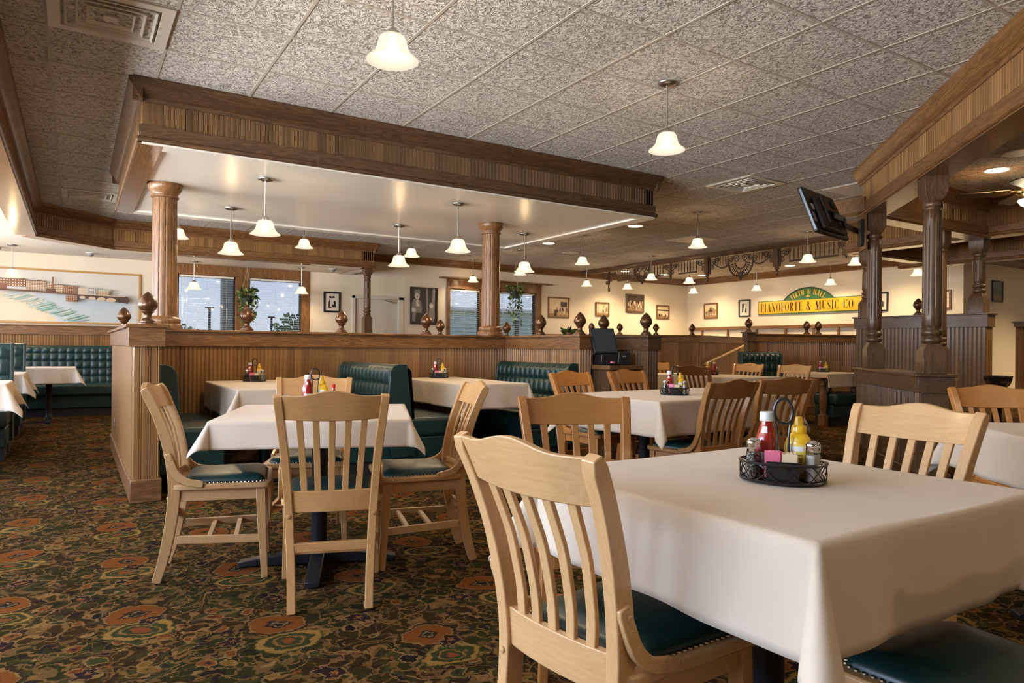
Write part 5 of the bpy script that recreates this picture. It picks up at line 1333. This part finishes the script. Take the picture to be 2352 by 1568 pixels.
def hang_plant(label, x, y, ztop, zpot, trail, n, seed):
    t = thing('hanging_plant', label, 'plant', (x, y, zpot)); rn = random.Random(seed)
    MB().lathe([(.085, 0), (.12, .10), (.135, .14), (.13, .145), (.115, .13), (.0001, .125)], 20).build('pot', flat('dark_pot', (.03, .032, .03), .5), t)
    m = MB()
    for k in range(3): a = k * 2 * pi / 3 + .4; m.tube([(.128 * cos(a), .128 * sin(a), .14), (0, 0, ztop - zpot - .06)], .003, 5)
    m.tube([(0, 0, ztop - zpot - .06), (0, 0, ztop - zpot)], .004, 5).build('hanger', M['lab_pale'] if False else flat('jute_cord', (.42, .36, .28), .8), t)
    m = MB(); s = MB()
    def leaf(p, d, L):
        d = V(d).normalized(); w = d.cross(V((rn.uniform(-1, 1), rn.uniform(-1, 1), rn.uniform(.2, 1)))).normalized() * L * .38; nn = d.cross(w).normalized() * L * .10; p = V(p)
        m.add([p, p + d * L * .35 + w - nn, p + d * L, p + d * L * .35 - w - nn, p + d * L * .4 + nn], [(0, 1, 4), (1, 2, 4), (2, 3, 4), (3, 0, 4)], True, rn.choice((0, 0, 1)))
    for i in range(n):
        a = rn.uniform(0, 2 * pi); r = rn.uniform(.02, .17); leaf((r * cos(a), r * sin(a), .14 + rn.uniform(-.05, .14)), (cos(a), sin(a), rn.uniform(-.6, .9)), rn.uniform(.06, .10))
    for k in range(9):
        a = k * 2 * pi / 9 + rn.uniform(-.3, .3); L = trail * rn.uniform(.45, 1); pts = []; q = int(L / .05)
        for i in range(q + 1):
            f = i / max(1, q); pts.append(((.13 + .04 * sin(i * .6 + k)) * cos(a) + .02 * sin(i + k), (.13 + .04 * sin(i * .6 + k)) * sin(a), .15 - L * f + .03 * sin(pi * min(1, f * 4))))
        s.tube(pts, .003, 5)
        for p in pts: leaf(p, (rn.uniform(-1, 1), rn.uniform(-1, 1), rn.uniform(-1.2, .2)), rn.uniform(.055, .095))
    m.build('foliage', LEAF, t, angle=180); s.build('stems', LEAF[0], t)
LEAF = [flat('leaf_green', (.055, .105, .022), .45), flat('leaf_pale', (.24, .30, .10), .45)]
hang_plant('hanging plant with pale trailing leaves between the left window panes', 2.555, 12.72, ZS, 1.78, .55, 80, 4)
hang_plant('hanging trailing ivy basket right of the right column', 7.95, 12.45, HC, 2.12, .80, 80, 6)
sp_ = thing('potted_sprig', 'leafy green sprig rising behind the half wall beside the register finial', 'plant', (4.85, 6.45, CAPZ)); rn = random.Random(8)
MB().lathe([(.03, 0), (.045, .05), (.04, .05), (.0001, .04)], 14).build('pot', flat('clay_pot', (.20, .09, .05), .7), sp_)
m = MB()
for a, tl, L in ((.2, .5, .15), (2.6, .7, .13), (3.4, .3, .14), (1.2, .9, .12), (4.6, .6, .13), (5.4, .4, .15)):
    d = V((cos(a), sin(a) * .5, tl)).normalized(); w = d.cross(V((0, 1, .2))).normalized() * .030; p = V((0, 0, .03)); nn = V((0, -.006, 0))
    m.add([p, p + d * L * .4 + w, p + d * L, p + d * L * .4 - w, p + d * L * .45 + nn], [(0, 1, 4), (1, 2, 4), (2, 3, 4), (3, 0, 4)], True)
m.build('leaves', LEAF[0], sp_, angle=180)

pedestal_table('small side table behind the golden chair carrying the black bowl', 6.85, 2.86, TZ, .60, .60, R(10))
bw = thing('glass_bowl', 'black ribbed bowl with scalloped rim behind the golden chair', 'bowl', (6.72, 2.80, TZ - .003))
MB().lathe([(.05, 0), (.055, .012), (.085, .045), (.100, .085), (.104, .118), (.099, .118), (.080, .05), (.0001, .02)], 48, mod=lambda a, z: 1 + .05 * cos(10 * a + z * 18) * min(1, z / .05), cap=False).build('bowl', flat('black_glass', (.012, .010, .010), .08, coat=1), bw)
MB().lathe([(.104, .115), (.108, .120), (.100, .122)], 48, mod=lambda a, z: 1 + .05 * cos(10 * a), cap=False).build('rim', M['chrome'], bw)
# ================================================================== CAMERA, SKY, DAYLIGHT, EXPOSURE
cam = bpy.data.cameras.new('camera'); co = bpy.data.objects.new('camera', cam); COL.objects.link(co); SC.camera = co
cam.sensor_fit = 'HORIZONTAL'; cam.sensor_width = 36; cam.lens = 36 * 1590.6 / 2352; cam.shift_y = 14.73 / 2352
cam.clip_start = .05; cam.clip_end = 400
co.matrix_world = M4.Translation((0, 0, 1.06)) @ M4.Rotation(-R(32.316), 4, 'Z') @ M4.Rotation(pi / 2, 4, 'X') @ M4.Rotation(R(.534), 4, 'Z')

w = bpy.data.worlds.new('sky'); SC.world = w; w.use_nodes = True; nt = w.node_tree; nt.nodes.clear()
tc = nt.nodes.new('ShaderNodeTexCoord'); sx = nt.nodes.new('ShaderNodeSeparateXYZ'); rp = nt.nodes.new('ShaderNodeValToRGB'); bg = nt.nodes.new('ShaderNodeBackground'); ou = nt.nodes.new('ShaderNodeOutputWorld')
nt.links.new(tc.outputs['Generated'], sx.inputs[0]); nt.links.new(sx.outputs[2], rp.inputs[0]); gd = nt.nodes.new('ShaderNodeMix'); gd.data_type = 'RGBA'; gt_ = nt.nodes.new('ShaderNodeMath'); gt_.operation = 'LESS_THAN'; gt_.inputs[1].default_value = 0.
nt.links.new(sx.outputs[2], gt_.inputs[0]); nt.links.new(gt_.outputs[0], gd.inputs[0]); nt.links.new(rp.outputs[0], gd.inputs[6]); gd.inputs[7].default_value = (1.75, 1.72, 1.66, 1)   # lower half of the sky brightened to throw light up onto the ceiling
nt.links.new(gd.outputs[2], bg.inputs[0]); nt.links.new(bg.outputs[0], ou.inputs[0])
cr = rp.color_ramp; cr.elements[0].position = 0; cr.elements[0].color = (.80, .89, 1, 1); cr.elements[1].position = .45; cr.elements[1].color = (.46, .63, 1, 1)
e = cr.elements.new(.10); e.color = (.64, .78, 1, 1)
SKY = 8.0
bg.inputs[1].default_value = SKY
def portal(x, y, z, sx_, sz, rz):
    l = bpy.data.lights.new('window_portal', 'AREA'); l.shape = 'RECTANGLE'; l.size = sx_; l.size_y = sz; l.cycles.is_portal = True
    o = bpy.data.objects.new('window_portal', l); COL.objects.link(o); o.location = (x, y, z); o.rotation_euler = (pi / 2, 0, rz)
for a, b in LW: portal(X0 - .12, (a + b) / 2, 1.575, b - a, 1.45, -pi / 2)
for a, b in RW: portal((a + b) / 2, Y0 - .12, 1.575, b - a, 1.45, 0)
for h in (W1H, W2H): portal((h[0] + h[1]) / 2, Y1 + .16, (h[2] + h[3]) / 2, h[1] - h[0], h[3] - h[2], pi)

vs = SC.view_settings; vs.view_transform = 'Standard'; vs.look = 'None'; vs.gamma = 1; vs.exposure = 1.32; vs.use_curve_mapping = False
SC.display_settings.display_device = 'sRGB'
cy = SC.cycles; cy.max_bounces = 8; cy.diffuse_bounces = 5; cy.glossy_bounces = 4; cy.transmission_bounces = 6; cy.transparent_max_bounces = 12
cy.sample_clamp_indirect = 6.0; cy.caustics_reflective = False; cy.caustics_refractive = False; cy.use_denoising = True
